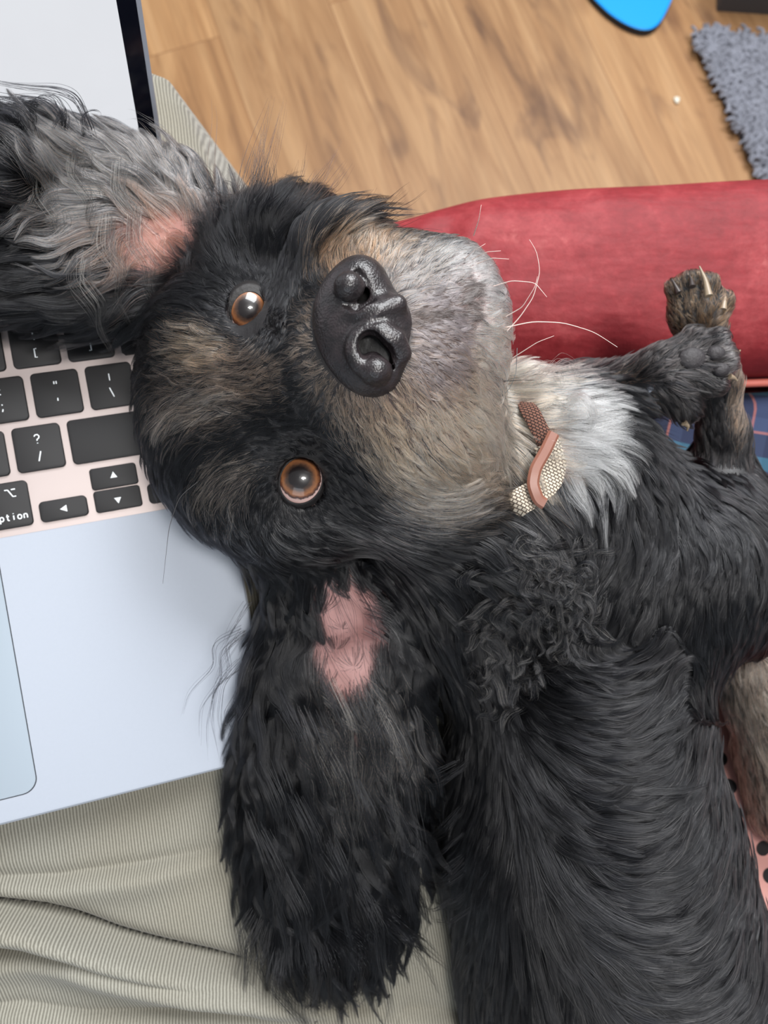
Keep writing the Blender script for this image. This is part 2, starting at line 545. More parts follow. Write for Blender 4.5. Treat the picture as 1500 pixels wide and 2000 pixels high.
def make_curves(name, pts, rad, col, mat, parent, cam_space=True):
    n, K, _ = pts.shape
    w = to_world(pts) if cam_space else pts
    h = bpy.data.hair_curves.new(name)
    h.add_curves([K] * n)
    h.attributes['position'].data.foreach_set('vector', w.astype(np.float32).ravel())
    r = h.attributes.get('radius') or h.attributes.new('radius', 'FLOAT', 'POINT')
    r.data.foreach_set('value', rad.astype(np.float32).ravel())
    c = h.attributes.new('hair_color', 'FLOAT_COLOR', 'CURVE')
    c.data.foreach_set('color', col.astype(np.float32).ravel())
    h.materials.append(mat)
    o = bpy.data.objects.new(name, h)
    return link(o, parent)


make_rug()


def make_tray():
    top = [(1120, -60), (1158, -6), (1190, 25), (1222, 46), (1250, 57), (1270, 58), (1284, 50), (1296, 34), (1314, -4), (1330, -60)]
    p = smooth_path([floor_pt(x, y, 0.012) for x, y in top], 40)
    c = p.mean(0)
    cap = [q + np.array([0.0, 0.06, 0]) for q in p[[0, -1]]]
    loop = list(p)
    lo = [q * 1.0 for q in loop]
    V = []; n = len(loop)
    for q in loop: V.append((q[0], q[1], 0.0))
    for q in loop: V.append((q[0], q[1], 0.0105))
    for q in loop:
        d = (c - q); d /= np.linalg.norm(d); V.append((q[0] + d[0] * 0.002, q[1] + d[1] * 0.002, 0.012))
    Fc = []
    for k in range(2):
        for i in range(n): j = (i + 1) % n; Fc.append((k * n + i, k * n + j, (k + 1) * n + j, (k + 1) * n + i))
    Fc.append(tuple(range(n))[::-1]); Fc.append(tuple(2 * n + i for i in range(n)))
    M = simple_mat('blue_plastic', srgb(0, 152, 238), 0.45)
    o = mesh_obj('plastic_board', V, Fc, M, cam_space=False, smooth=False)
    o.data.materials.append(simple_mat('shadow_rim', srgb(20, 30, 44), 0.6))  # the board's shadow edge, put into the colour of its rim
    for pl in o.data.polygons:
        if pl.index < n: pl.material_index = 1
    tag(o, 'bright blue flat board with rounded corner on the floor', 'board')


make_tray()


def make_box():
    a = floor_pt(1380, -8, 0.0); b = floor_pt(1399, 22, 0.0); c = floor_pt(1560, 33, 0.0)
    u = (c - b) / np.linalg.norm(c - b); w = np.array([-u[1], u[0], 0])
    V = []
    for z, e in ((0.0, 0), (0.004, 0), (0.16, 0.0), (0.16, 0.006)):
        for q in ((b + u * e + w * e), (b + u * (0.35 - e) + w * e), (b + u * (0.35 - e) + w * (0.25 - e)), (b + u * e + w * (0.25 - e))):
            V.append((q[0], q[1], z))
    V2 = V + [(x, y, 0.012) for x, y, z in V[12:16]]
    Fc = [(3, 2, 1, 0)]
    for k in range(3):
        for i in range(4): j = (i + 1) % 4; Fc.append((k * 4 + i, k * 4 + j, (k + 1) * 4 + j, (k + 1) * 4 + i))
    for i in range(4): j = (i + 1) % 4; Fc.append((12 + i, 12 + j, 16 + j, 16 + i))
    Fc.append((16, 17, 18, 19))
    o = mesh_obj('storage_box', V2, Fc, simple_mat('charcoal_box', srgb(72, 70, 72), 0.7, noise=0.1), cam_space=False, smooth=False)
    tag(o, 'charcoal grey open box standing on the floor past the rug', 'box')


make_box()


def make_crumb():
    c = floor_pt(1322, 195, 0.0025)
    V = []; n = 14
    for i in range(7):
        th = math.pi * i / 6
        for k in range(n):
            w = 2 * math.pi * k / n; r = 0.0042 * (1 + 0.15 * math.sin(3 * w))
            V.append((c[0] + r * math.sin(th) * math.cos(w), c[1] + r * 1.3 * math.sin(th) * math.sin(w), c[2] + 0.0022 * math.cos(th)))
    Fc = [(i * n + k, i * n + (k + 1) % n, (i + 1) * n + (k + 1) % n, (i + 1) * n + k) for i in range(6) for k in range(n)]
    o = mesh_obj('crumb', V, Fc, simple_mat('pale_crumb', srgb(226, 222, 205), 0.3), cam_space=False)
    tag(o, 'tiny pale crumb lying on the floor left of the rug', 'crumb')


make_crumb()

# ------------------------------------------------------------------ laptop (pose measured from its keys)
LR = np.array([[0.95661985, 0.19628931, -0.21528812], [-0.18030901, 0.97932532, 0.09170924], [0.22883865, -0.04891249, 0.97223477]])
LT = np.array([-356.490, -66.980, 232.021])
UK = 19.05
LX0, LX1, LY0, LY1 = -10.5, 287.0, -14.0, 214.0       # base outline, mm, keyboard corner is the origin


def lap(x, y, z=0.0): return LR @ np.array([x, y, z]) + LT   # z grows downwards into the table


PLN = LR[:, 2]; PLD = PLN @ LT


def plane_z(X, Y): return (PLD - PLN[0] * X - PLN[1] * Y) / PLN[2]


def rrect(x0, y0, x1, y1, r, n=5):
    out = []
    for cx, cy, a0 in ((x1 - r, y0 + r, -90), (x1 - r, y1 - r, 0), (x0 + r, y1 - r, 90), (x0 + r, y0 + r, 180)):
        for k in range(n + 1):
            a = math.radians(a0 + 90 * k / n); out.append((cx + r * math.cos(a), cy + r * math.sin(a)))
    return out


def glyph_mesh(mb, ch, cx, cy, s, fn, z=-0.0):
    """thin raised strokes of a key legend, s = height in mm"""
    S = {
        '?': [[(-.25, -.3), (-.12, -.48), (.12, -.48), (.27, -.28), (.2, -.08), (0, .06), (0, .2)], [(0, .42), (0, .5)]],
        '/': [[(.16, -.5), (-.16, .5)]], '\\': [[(-.16, -.5), (.16, .5)]], '|': [[(0, -.5), (0, .5)]],
        '{': [[(.18, -.5), (.02, -.46), (.02, -.1), (-.14, 0), (.02, .1), (.02, .46), (.18, .5)]],
        '[': [[(.14, -.5), (-.1, -.5), (-.1, .5), (.14, .5)]],
        '}': [[(-.18, -.5), (-.02, -.46), (-.02, -.1), (.14, 0), (-.02, .1), (-.02, .46), (-.18, .5)]],
        ']': [[(-.14, -.5), (.1, -.5), (.1, .5), (-.14, .5)]],
        '"': [[(-.12, -.4), (-.12, -.1)], [(.12, -.4), (.12, -.1)]], "'": [[(0, -.2), (-.02, .12)]],
        ':': [[(0, -.32), (0, -.2)], [(0, .2), (0, .32)]], ';': [[(0, -.3), (0, -.18)], [(.02, .2), (-.06, .46)]],
        '>': [[(-.25, -.3), (.25, 0), (-.25, .3)]], '.': [[(0, .2), (0, .32)]],
        'O': [[(-.5, -.36), (-.2, -.36), (.2, .36), (.5, .36)], [(.12, -.36), (.5, -.36)]],
        'o': [[(.22 * math.cos(a), .02 + .26 * math.sin(a)) for a in np.linspace(0, 2 * math.pi, 13)]],
        'p': [[(-.2, -.24), (-.2, .55)], [(-.2 + .2 + .2 * math.cos(a), .02 + .26 * math.sin(a)) for a in np.linspace(0, 2 * math.pi, 13)]],
        't': [[(-.02, -.45), (-.02, .18), (.04, .27), (.16, .27)], [(-.16, -.22), (.16, -.22)]],
        'i': [[(0, -.24), (0, .28)], [(0, -.5), (0, -.42)]],
        'n': [[(-.18, -.24), (-.18, .28)], [(-.18, -.08), (-.06, -.24), (.1, -.22), (.18, -.08), (.18, .28)]],
    }
    for path in S[ch]:
        p = np.array(path) * s + np.array([cx, cy])
        w = 0.19 * (0.7 if s < 2.0 else 1.0) * (1.0 if s < 3 else 1.1)
        t = np.gradient(p, axis=0); t /= np.linalg.norm(t, axis=1, keepdims=True) + 1e-9
        nn = np.stack([-t[:, 1], t[:, 0]], 1)
        a = p + nn * w; b = p - nn * w
        V = [fn(x, y, z) for x, y in a] + [fn(x, y, z) for x, y in b] + [fn(x, y, z - .04) for x, y in a] + [fn(x, y, z - .04) for x, y in b]
        m = len(p); Fc = []
        for i in range(m - 1):
            Fc += [(i, i + 1, m + i + 1, m + i), (2 * m + i, 3 * m + i, 3 * m + i + 1, 2 * m + i + 1), (i, 2 * m + i, 2 * m + i + 1, i + 1), (m + i, m + i + 1, 3 * m + i + 1, 3 * m + i)]
        mb.add(V, Fc)


def make_laptop():
    root = empty('laptop', to_world(lap(140, 100, 15)), 'open silver laptop with black keys and lit white screen on the lap', 'laptop')
    M_AL = simple_mat('brushed_aluminium', srgb(165, 171, 182), 0.62, 0.2, noise=0.02, nscale=900, bump=0.00001)
    M_WELL = simple_mat('key_well', srgb(178, 165, 162), 0.45, 0.4)
    M_KEY = simple_mat('black_key', srgb(20, 18, 20), 0.6, noise=0.08, nscale=500)
    M_LEG = simple_mat('key_legend', srgb(232, 236, 240), 0.5)
    M_PAD = simple_mat('trackpad_glass', srgb(150, 161, 172), 0.4, 0.4)
    M_GAP = simple_mat('dark_gap', srgb(28, 30, 36), 0.8)
    # base with a recessed keyboard well: top ring + well floor + walls + bottom
    out = rrect(LX0, LY0, LX1, LY1, 11, 8)
    ins = rrect(-1.6, -1.6, 14.5 * UK + 1.6, 6 * UK + 1.6, 2.5, 8)
    n = len(out)
    rings = [(out, 15.5, 6), (out, 3.0, 0), (out, 0.9, 0), (out, 0.2, .7), (out, 0.0, 1.6)]
    V = []; Fc = []
    cc = np.array([(LX0 + LX1) / 2, (LY0 + LY1) / 2])
    for pts, z, e in rings:
        for x, y in pts:
            d = np.array([x, y]) - cc; k = np.array([1 - e / (cc[0] - LX0), 1 - e / (cc[1] - LY0)])
            q = cc + d * k; V.append(lap(q[0], q[1], z))
    for x, y in ins: V.append(lap(x, y, 0))
    for x, y in ins: V.append(lap(x, y, 1.1))
    for k in range(6):
        for i in range(n): j = (i + 1) % n; Fc.append((k * n + i, (k + 1) * n + i, (k + 1) * n + j, k * n + j))
    Fc.append(tuple(range(n))); Fc.append(tuple(6 * n + i for i in range(n))[::-1])
    mesh_obj('base', V, Fc, M_AL, root, True, True, 0.5)
    mb = MB(); mb.prism(rrect(-1.4, -1.4, 14.5 * UK + 1.4, 6 * UK + 1.4, 2.3, 6), 1.09, 0.98, lap)
    mb.build('keyboard_well', M_WELL, root)
    # keys
    rows = []
    rows.append((0.0, 1.0, [1.5] + [1.0] * 12 + [1.0]))
    rows.append((1.0, 2.0, [1.0] * 13 + [1.5]))
    rows.append((2.0, 3.0, [1.5] + [1.0] * 12))
    rows.append((3.0, 4.0, [1.75] + [1.0] * 12))
    rows.append((4.0, 5.0, [1.25] + [1.0] * 11 + [2.25]))
    g = 1.25
    legends = {(2.5, 12.0): [('{', 0, -3.3, 3.0), ('[', 0, 3.3, 3.2)], (2.5, 13.0): [('}', 0, -3.3, 3.0), (']', 0, 3.3, 3.2)],
               (3.5, 12.25): [('"', 0, -3.0, 3.4), ("'", 0, 2.6, 3.4)], (3.5, 11.25): [(':', 0, -3.0, 3.4), (';', 0, 2.6, 3.6)],
               (3.5, 13.25): [('|', 0, -3.2, 2.6), ('\\', 0, 2.6, 3.6)],
               (4.5, 11.75): [('?', 0, -3.2, 3.3), ('/', 0, 3.2, 3.5)], (4.5, 10.75): [('>', 0, -3.2, 2.6), ('.', 0, 2.6, 3.4)]}

    def key(x0, y0, x1, y1, leg=None):
        mb = MB(); mb.prism(rrect(x0 * UK + g, y0 * UK + g, x1 * UK - g, y1 * UK - g, 1.7, 5), 1.0, -0.15, lap, inset=0.5, zmid=0.15)
        k = mb.build('key', M_KEY, root)
        if leg:
            lb = MB()
            for ch, dx, dy, s in leg: glyph_mesh(lb, ch, (x0 + x1) / 2 * UK + dx, (y0 + y1) / 2 * UK + dy, s, lap, -0.16)
            lb.build('key_legend', M_LEG, k, smooth=False)
        return k
    for y0, y1, ws in rows:
        x = 0.0
        for w in ws:
            key(x, y0, x + w, y1, legends.get((round((y0 + y1) / 2, 2), round(x + w / 2, 3))))
            x += w
    # tall return key of two rows (narrower in the lower one)
    mb = MB()
    a0, a1, b0 = 13.5 * UK + g, 14.5 * UK - g, 13.75 * UK + g
    y0, y1, ym = 2 * UK + g, 4 * UK - g, 3 * UK - g
    pts = [(a1 - 1.2, y0), (a1, y0 + 1.2), (a1, y1 - 1.2), (a1 - 1.2, y1), (b0 + 1.2, y1), (b0, y1 - 1.2), (b0, ym), (a0 + 1.2, ym), (a0, ym - 1.2), (a0, y0 + 1.2), (a0 + 1.2, y0)]
    mb.prism(pts, 1.0, -0.15, lap, inset=0.4, zmid=0.15); mb.build('key', M_KEY, root)
    x = 0.0
    for w in (1, 1, 1, 1.25, 5.0, 1.25, 1.0):
        leg = None
        if x > 10.2:
            leg = [('O', 2.3, -4.2, 3.6)] + [(c, -3.9 + i * 2.0, 4.6, 3.0) for i, c in enumerate('option')]
        key(x, 5, x + w, 6, leg); x += w

    def arrow(cx, cy, kind, k):
        s = 1.25
        t = {'u': [(0, -s), (s, s * .8), (-s, s * .8)], 'd': [(0, s), (-s, -s * .8), (s, -s * .8)], 'l': [(-s, 0), (s * .9, -s), (s * .9, s)], 'r': [(s, 0), (-s * .9, s), (-s * .9, -s)]}[kind]
        lb = MB(); lb.prism([(cx + a, cy + b) for a, b in t], -0.15, -0.2, lap); lb.build('key_legend', M_LEG, k, smooth=False)
    for x0, y0, y1, kd in ((11.5, 5.5, 6, 'l'), (13.5, 5.5, 6, 'r')):
        k = key(x0, y0 - .03, x0 + 1, y1); arrow((x0 + .5) * UK, (y0 + y1 - .03) / 2 * UK, kd, k)
    for y0, y1, kd in ((5.0, 5.5, 'u'), (5.5, 6.0, 'd')):
        mb = MB(); gy0 = g if kd == 'u' else 0.22; gy1 = g if kd == 'd' else 0.22
        mb.prism(rrect(12.5 * UK + g, y0 * UK + gy0, 13.5 * UK - g, y1 * UK - gy1, 1.2, 5), 1.0, -0.15, lap, inset=0.4, zmid=0.15)
        k = mb.build('key', M_KEY, root); arrow(13 * UK, (y0 + y1) / 2 * UK, kd, k)
    # trackpad: dark gap then glass
    tx0, tx1, ty0, ty1 = 78.0, 204.0, 6 * UK + 5, 6 * UK + 91
    mb = MB(); mb.prism(rrect(tx0 - .35, ty0 - .35, tx1 + .35, ty1 + .35, 5.2, 8), 0.3, -0.03, lap)
    gp = mb.build('trackpad_gap', M_GAP, root)
    mb = MB(); mb.prism(rrect(tx0, ty0, tx1, ty1, 5, 8), 0.3, -0.06, lap)
    mb.build('trackpad', M_PAD, root)
    # lid
    th = math.radians(112)
    hy, hz = LY0 + 2.0, -1.0
    LD = 206.0

    def lid(x, t, d):  # t along the lid from the hinge, d = depth behind the display face
        u = np.array([0, math.cos(th), -math.sin(th)]); nrm = np.array([0, -math.sin(th), -math.cos(th)])
        q = np.array([x, hy, hz]) + u * t + nrm * d
        return lap(*q)
    mb = MB(); mb.prism(rrect(LX0, 0, LX1, LD, 9, 8), 5.2, 0.5, lid, inset=0.6, zmid=1.2)
    mb.build('lid', M_AL, root)
    mb = MB(); mb.prism(rrect(LX0 + 1.6, 1.6, LX1 - 1.6, LD - 1.6, 8, 8), 0.6, 0.1, lid)
    mb.build('bezel', simple_mat('black_bezel', srgb(12, 14, 24), 0.12), root, smooth=False)
    m, nt, b = new_mat('lit_screen')
    b.inputs['Base Color'].default_value = (0.02, 0.02, 0.02, 1); b.inputs['Roughness'].default_value = 0.15
    b.inputs['Emission Color'].default_value = (0.93, 0.95, 1.0, 1); b.inputs['Emission Strength'].default_value = 0.80
    mb = MB(); mb.prism(rrect(LX0 + 7.5, 12, LX1 - 7.5, LD - 8, 3, 5), 0.2, 0.0, lid)
    mb.build('display', m, root, smooth=False)
    mb = MB(); mb.tube([lap(x, LY0 + 2.5, 1.6) for x in (LX0 + 30, LX1 - 30)], 3.0, 12); mb.build('hinge', M_GAP, root)
    return lid


LID = make_laptop()
_l0, _l1, _l2 = LID(100, 10, 0), LID(200, 10, 0), LID(100, 150, 0)
LIDN = np.cross(_l1 - _l0, _l2 - _l0); LIDN /= np.linalg.norm(LIDN)
if LIDN @ (lap(140, 100) - _l0) < 0: LIDN = -LIDN
LIDD = LIDN @ _l0


# ------------------------------------------------------------------ person: trousers over the lap
def polydist(x, y, poly):
    """signed distance (positive inside) of points to a closed polygon"""
    d = np.full(x.shape, 1e9); inside = np.zeros(x.shape, bool)
    n = len(poly)
    for i in range(n):
        x0, y0 = poly[i]; x1, y1 = poly[(i + 1) % n]
        dx, dy = x1 - x0, y1 - y0
        t = np.clip(((x - x0) * dx + (y - y0) * dy) / (dx * dx + dy * dy), 0, 1)
        d = np.minimum(d, np.hypot(x - x0 - t * dx, y - y0 - t * dy))
        c = ((y0 > y) != (y1 > y)) & (x < (x1 - x0) * (y - y0) / (y1 - y0 + 1e-12) + x0)
        inside ^= c
    return np.where(inside, d, -d)


def linedist(x, y, line):
    """distance to polyline, side (+ below in the picture), parameter along"""
    best = np.full(x.shape, 1e9); side = np.zeros(x.shape); par = np.zeros(x.shape)
    L_ = np.r_[0, np.cumsum(np.hypot(*np.diff(np.array(line), axis=0).T))]
    for i in range(len(line) - 1):
        x0, y0 = line[i]; x1, y1 = line[i + 1]
        dx, dy = x1 - x0, y1 - y0; l = math.hypot(dx, dy)
        t = np.clip(((x - x0) * dx + (y - y0) * dy) / (l * l), 0, 1)
        dd = np.hypot(x - x0 - t * dx, y - y0 - t * dy)
        s = np.sign(dx * (y - y0) - dy * (x - x0))
        mk = dd < best
        best = np.where(mk, dd, best); side = np.where(mk, s, side); par = np.where(mk, (L_[i] + t * l) / L_[-1], par)
    return best, side, par


LAP_POLY = [(P(a, b, 312)[0], P(a, b, 312)[1]) for a, b in
            [(150, 70), (300, 105), (336, 160), (358, 215), (392, 300), (412, 366), (450, 520), (600, 700), (1000, 960), (1290, 1300), (1380, 1700), (1430, 2350), (-900, 2350), (-900, 70)]]
FOLDS = [  # line in picture px, height of the ridge, ridge width, overhang sharpness (crease above), all in mm
    ([(-300, 1640), (0, 1655), (150, 1668), (300, 1660), (430, 1643), (520, 1630)], 4.1, 7.0, 3.2),
    ([(-300, 1640), (0, 1688), (130, 1725), (250, 1780), (420, 1846), (520, 1880), (640, 1950)], 15.0, 8.0, 7.0),
    ([(-300, 1770), (0, 1782), (120, 1786), (200, 1800), (330, 1846), (480, 1890), (620, 1925), (800, 2010)], 5.7, 7.5, 5.0),
    ([(-300, 1880), (100, 1880), (210, 1908), (420, 1930), (580, 1962), (700, 2010)], 3.2, 6.0, 2.8),
    ([(780, 1990), (860, 2010), (980, 2060)], 3, 12, 2.0),
    ([(850, 1560), (870, 1700), (900, 1850), (940, 2000)], 2.0, 12, 0.5),
]


def trouser_z(X, Y):
    z = plane_z(X, Y) + 17.0
    # the dog's weight presses the cloth in on the right
    z = z + 22 * np.exp(-((X - 85) / 45.0) ** 2) / (1 + np.exp(-(Y - 40) / 18.0))
    px = X / 300.0 * F + 750; py = Y / 300.0 * F + 1000
    under = np.clip((214 - ((np.stack([X, Y, z], -1) - LT) @ LR)[..., 1]) / 8.0, 0, 1)
    for line, hgt, wid, sharp in FOLDS:
        l2 = [(P(a, b, 300)[0], P(a, b, 300)[1]) for a, b in line]
        d, s, t = linedist(X, Y, l2)
        fade = np.clip(t / 0.05, 0, 1) * np.clip((1 - t) / 0.25, 0, 1)
        k = np.clip(d / 5.0, 0, 1); k = k * k * (3 - 2 * k)
        prof = np.where(s > 0, (1 - k) * -0.45 + k * np.exp(-(np.maximum(0, d - 4.0) / wid) ** 2), -0.45 * np.exp(-(d / (wid * .45)) ** 2))
        z = z - hgt * prof * fade * (1 - under)
    z = z - 1.0 * np.sin(X * 0.07 + Y * 0.05) - 0.7 * np.sin(Y * 0.11 - X * 0.04 + 1)
    return z


def twill_mat():
    m, nt, b = new_mat('khaki_twill')
    tc = N(nt, 'ShaderNodeTexCoord')
    nz = N(nt, 'ShaderNodeTexNoise', Scale=14.0, Detail=2.0)
    L(nt, tc.outputs['Object'], nz.inputs['Vector'])
    mp = N(nt, 'ShaderNodeMapping'); mp.inputs['Rotation'].default_value = (0, 0, math.radians(-10))
    L(nt, tc.outputs['Object'], mp.inputs['Vector'])
    wv = N(nt, 'ShaderNodeTexWave', Scale=290.0, Distortion=2.6, Detail=2.0)
    wv.inputs['Detail Scale'].default_value = 0.25
    wv.bands_direction = 'X'; wv.wave_profile = 'SIN'
    L(nt, mp.outputs[0], wv.inputs['Vector'])
    n2 = N(nt, 'ShaderNodeTexNoise', Scale=1500.0, Detail=2.0)
    L(nt, tc.outputs['Object'], n2.inputs['Vector'])
    r = ramp(nt, [(0.1, srgb(92, 89, 80)), (0.55, srgb(126, 124, 114)), (0.9, srgb(150, 148, 138))])
    ad = N(nt, 'ShaderNodeMath', operation='MULTIPLY_ADD'); ad.inputs[1].default_value = 0.35; 
    L(nt, n2.outputs['Fac'], ad.inputs[0])
    ml = N(nt, 'ShaderNodeMath', operation='MULTIPLY'); ml.inputs[1].default_value = 0.72
    L(nt, wv.outputs['Fac'], ml.inputs[0]); L(nt, ml.outputs[0], ad.inputs[2])
    L(nt, ad.outputs[0], r.inputs[0])
    r2 = ramp(nt, [(0.35, (0.92, 0.88, 0.82, 1)), (0.65, (1, 1, 1, 1))])
    L(nt, nz.outputs['Fac'], r2.inputs[0])
    mx = N(nt, 'ShaderNodeMix', data_type='RGBA', blend_type='MULTIPLY'); mx.inputs[0].default_value = 1
    L(nt, r.outputs[0], mx.inputs[6]); L(nt, r2.outputs[0], mx.inputs[7])
    L(nt, mx.outputs[2], b.inputs['Base Color'])
    bp = N(nt, 'ShaderNodeBump', Strength=0.45, Distance=0.0003)
    L(nt, ad.outputs[0], bp.inputs['Height']); L(nt, bp.outputs[0], b.inputs['Normal'])
    b.inputs['Roughness'].default_value = 0.85
    b.inputs['Sheen Weight'].default_value = 0.2
    return m


def make_person():
    root = empty('person', floor_pt(500, 1500), 'person in khaki twill trousers with the laptop and dog on the lap', 'person')
    st = 1.0
    xs = np.arange(-300, 150, st); ys = np.arange(-215, 275, st)
    X, Y = np.meshgrid(xs, ys, indexing='ij')
    Z = trouser_z(X, Y)
    d = polydist(X, Y, LAP_POLY)
    R = 22.0
    dd = np.clip(d, 0, R)
    Z = Z + (R - np.sqrt(np.maximum(0, R * R - (R - dd) ** 2))) * 0.8
    out = np.clip(-d, 0, 40)
    Z = Z + np.minimum(out * 9.0, 140)
    keep = d > -16
    idx = -np.ones(X.shape, int)
    nx, ny = X.shape
    cell = keep[:-1, :-1] | keep[1:, :-1] | keep[:-1, 1:] | keep[1:, 1:]
    vm = np.zeros_like(keep); vm[:-1, :-1] |= cell; vm[1:, :-1] |= cell; vm[:-1, 1:] |= cell; vm[1:, 1:] |= cell
    idx[vm] = np.arange(vm.sum())
    V = np.stack([X[vm], Y[vm], Z[vm]], 1)
    i, j = np.nonzero(cell)
    Fq = np.stack([idx[i, j], idx[i, j + 1], idx[i + 1, j + 1], idx[i + 1, j]], 1)
    o = mesh_obj('trousers', V, Fq, twill_mat(), root)
    md = o.modifiers.new('cloth_thickness', 'SOLIDIFY'); md.thickness = 0.0012; md.offset = 1
    # double stitched seam
    M_ST = simple_mat('seam_thread', srgb(120, 104, 78), 0.9)
    seam = smooth_path([(-60, 1815), (0, 1842), (50, 1880), (85, 1920), (108, 1960), (122, 2010), (130, 2060)], 90)
    for off in (-4.5, 4.5):
        t = np.gradient(seam, axis=0); t /= np.linalg.norm(t, axis=1, keepdims=True)
        q = seam + np.stack([-t[:, 1], t[:, 0]], 1) * off
        mb = MB()
        for k in range(0, 88, 3):
            pts = []
            for a in q[k:k + 3]:
                x, y = P(a[0], a[1], 280)[:2]
                zz = float(trouser_z(np.array([x]), np.array([y]))[0])
                for _ in range(3):
                    x, y = P(a[0], a[1], zz)[:2]; zz = float(trouser_z(np.array([x]), np.array([y]))[0])
                pts.append((x, y, zz - 0.3))
            mb.tube(pts, 0.32, 6)
        mb.build('seam', M_ST, o)


make_person()


# ------------------------------------------------------------------ dog: one continuous body grown from blended volumes
H = 1.5
G0 = np.array([-215.0, -150.0, 176.0]); GN = np.array([300, 300, 134])
FIELD = np.full(GN, 60.0, np.float32)
REG = np.zeros(GN, np.uint8)
BEST = np.full(GN, 1e3, np.float32)
HEAD, BODY, EAR_A, EAR_B, LEG_A, LEG_B, LEG_C, RUFF = 1, 2, 3, 4, 5, 6, 7, 8


def smin(a, b, k):
    h = np.clip(0.5 + 0.5 * (b - a) / k, 0, 1)
    return b * (1 - h) + a * h - k * h * (1 - h)


def blk(lo, hi, m):
    a = np.clip(np.floor((lo - m - G0) / H).astype(int), 0, GN - 1); b = np.clip(np.ceil((hi + m - G0) / H).astype(int) + 1, 1, GN)
    sl = tuple(slice(x, y) for x, y in zip(a, b))
    ax = [G0[i] + H * np.arange(a[i], b[i]) for i in range(3)]
    return sl, np.meshgrid(*ax, indexing='ij', sparse=True)


def put(sl, d, reg, k):
    f = FIELD[sl]; FIELD[sl] = smin(f, d.astype(np.float32), k)
    b = BEST[sl]; m = d < b
    BEST[sl] = np.where(m, d, b); REG[sl] = np.where(m, reg, REG[sl])


def ell(c, r, reg, k=8.0, R=None):
    c = np.array(c, float); r = np.array(r, float); m = 26
    ext = np.full(3, r.max()) if R is not None else r
    sl, (x, y, z) = blk(c - ext, c + ext, m)
    x, y, z = x - c[0], y - c[1], z - c[2]
    if R is not None:
        R = np.array(R)
        x, y, z = (R[0, 0] * x + R[0, 1] * y + R[0, 2] * z), (R[1, 0] * x + R[1, 1] * y + R[1, 2] * z), (R[2, 0] * x + R[2, 1] * y + R[2, 2] * z)
    k0 = np.sqrt((x / r[0]) ** 2 + (y / r[1]) ** 2 + (z / r[2]) ** 2) + 1e-6
    k1 = np.sqrt((x / r[0] ** 2) ** 2 + (y / r[1] ** 2) ** 2 + (z / r[2] ** 2) ** 2) + 1e-6
    put(sl, k0 * (k0 - 1) / k1, reg, k)


def cap(path, reg, k=8.0, flat=1.0):
    """chain of tapered capsules; path = [(px, py, z, radius mm)]; flat > 1 squashes along the sight line"""
    pts = [(P(a, b, c), r) for a, b, c, r in path]
    for (p0, r0), (p1, r1) in zip(pts[:-1], pts[1:]):
        R = max(r0, r1)
        sl, (x, y, z) = blk(np.minimum(p0, p1) - R, np.maximum(p0, p1) + R, 26)
        d = p1 - p0; S = np.array([1, 1, flat])
        dl = (d * S) @ (d * S)
        X, Y, Z = x - p0[0], y - p0[1], (z - p0[2]) * flat
        t = np.clip((X * d[0] + Y * d[1] + Z * d[2] * flat) / dl, 0, 1)
        q = np.sqrt((X - t * d[0]) ** 2 + (Y - t * d[1]) ** 2 + (Z - t * d[2] * flat) ** 2) - (r0 + (r1 - r0) * t)
        if flat > 1: q = np.where(q < 0, q / flat, q / (1 + (flat - 1) * 0.35))
        put(sl, q, reg, k)


def carve(c, r, k=2.0):
    c = np.array(c, float); r = np.array(r, float)
    sl, (x, y, z) = blk(c - r, c + r, 6)
    x, y, z = x - c[0], y - c[1], z - c[2]
    k0 = np.sqrt((x / r[0]) ** 2 + (y / r[1]) ** 2 + (z / r[2]) ** 2) + 1e-6
    d = (k0 - 1) * r.min()
    FIELD[sl] = -smin(-FIELD[sl], (d).astype(np.float32), k)


def rotz(a):
    a = math.radians(a); return [[math.cos(a), math.sin(a), 0], [-math.sin(a), math.cos(a), 0], [0, 0, 1]]


# trunk lying on its back
cap([(1110, 1080, 306, 36), (1135, 1400, 304, 42), (1160, 1650, 302, 48), (1200, 1850, 302, 50), (1260, 2250, 300, 48)], BODY, 14)
cap([(1200, 1120, 300, 40), (1330, 1110, 300, 32), (1460, 1100, 308, 24)], BODY, 14)
cap([(1250, 1010, 300, 24), (1300, 1120, 298, 30), (1205, 1400, 300, 26), (1262, 1650, 302, 29), (1335, 1900, 302, 33), (1400, 2250, 300, 34)], BODY, 12)
cap([(980, 1460, 308, 18), (960, 1620, 308, 15), (1010, 1900, 306, 16), (1040, 2200, 304, 16)], BODY, 10)
# neck, throat
cap([(780, 1080, 290, 17), (880, 1150, 292, 20), (960, 1260, 298, 22)], BODY, 10)
cap([(720, 860, 278, 26), (900, 960, 276, 30), (1040, 1010, 288, 32), (1150, 1080, 300, 34)], BODY, 14)
cap([(1010, 850, 272, 22), (1110, 880, 280, 22), (1180, 980, 288, 26)], BODY, 10)
# shoulders
cap([(1420, 1150, 306, 26), (1400, 1000, 306, 19), (1405, 900, 306, 10.5)], BODY, 10)
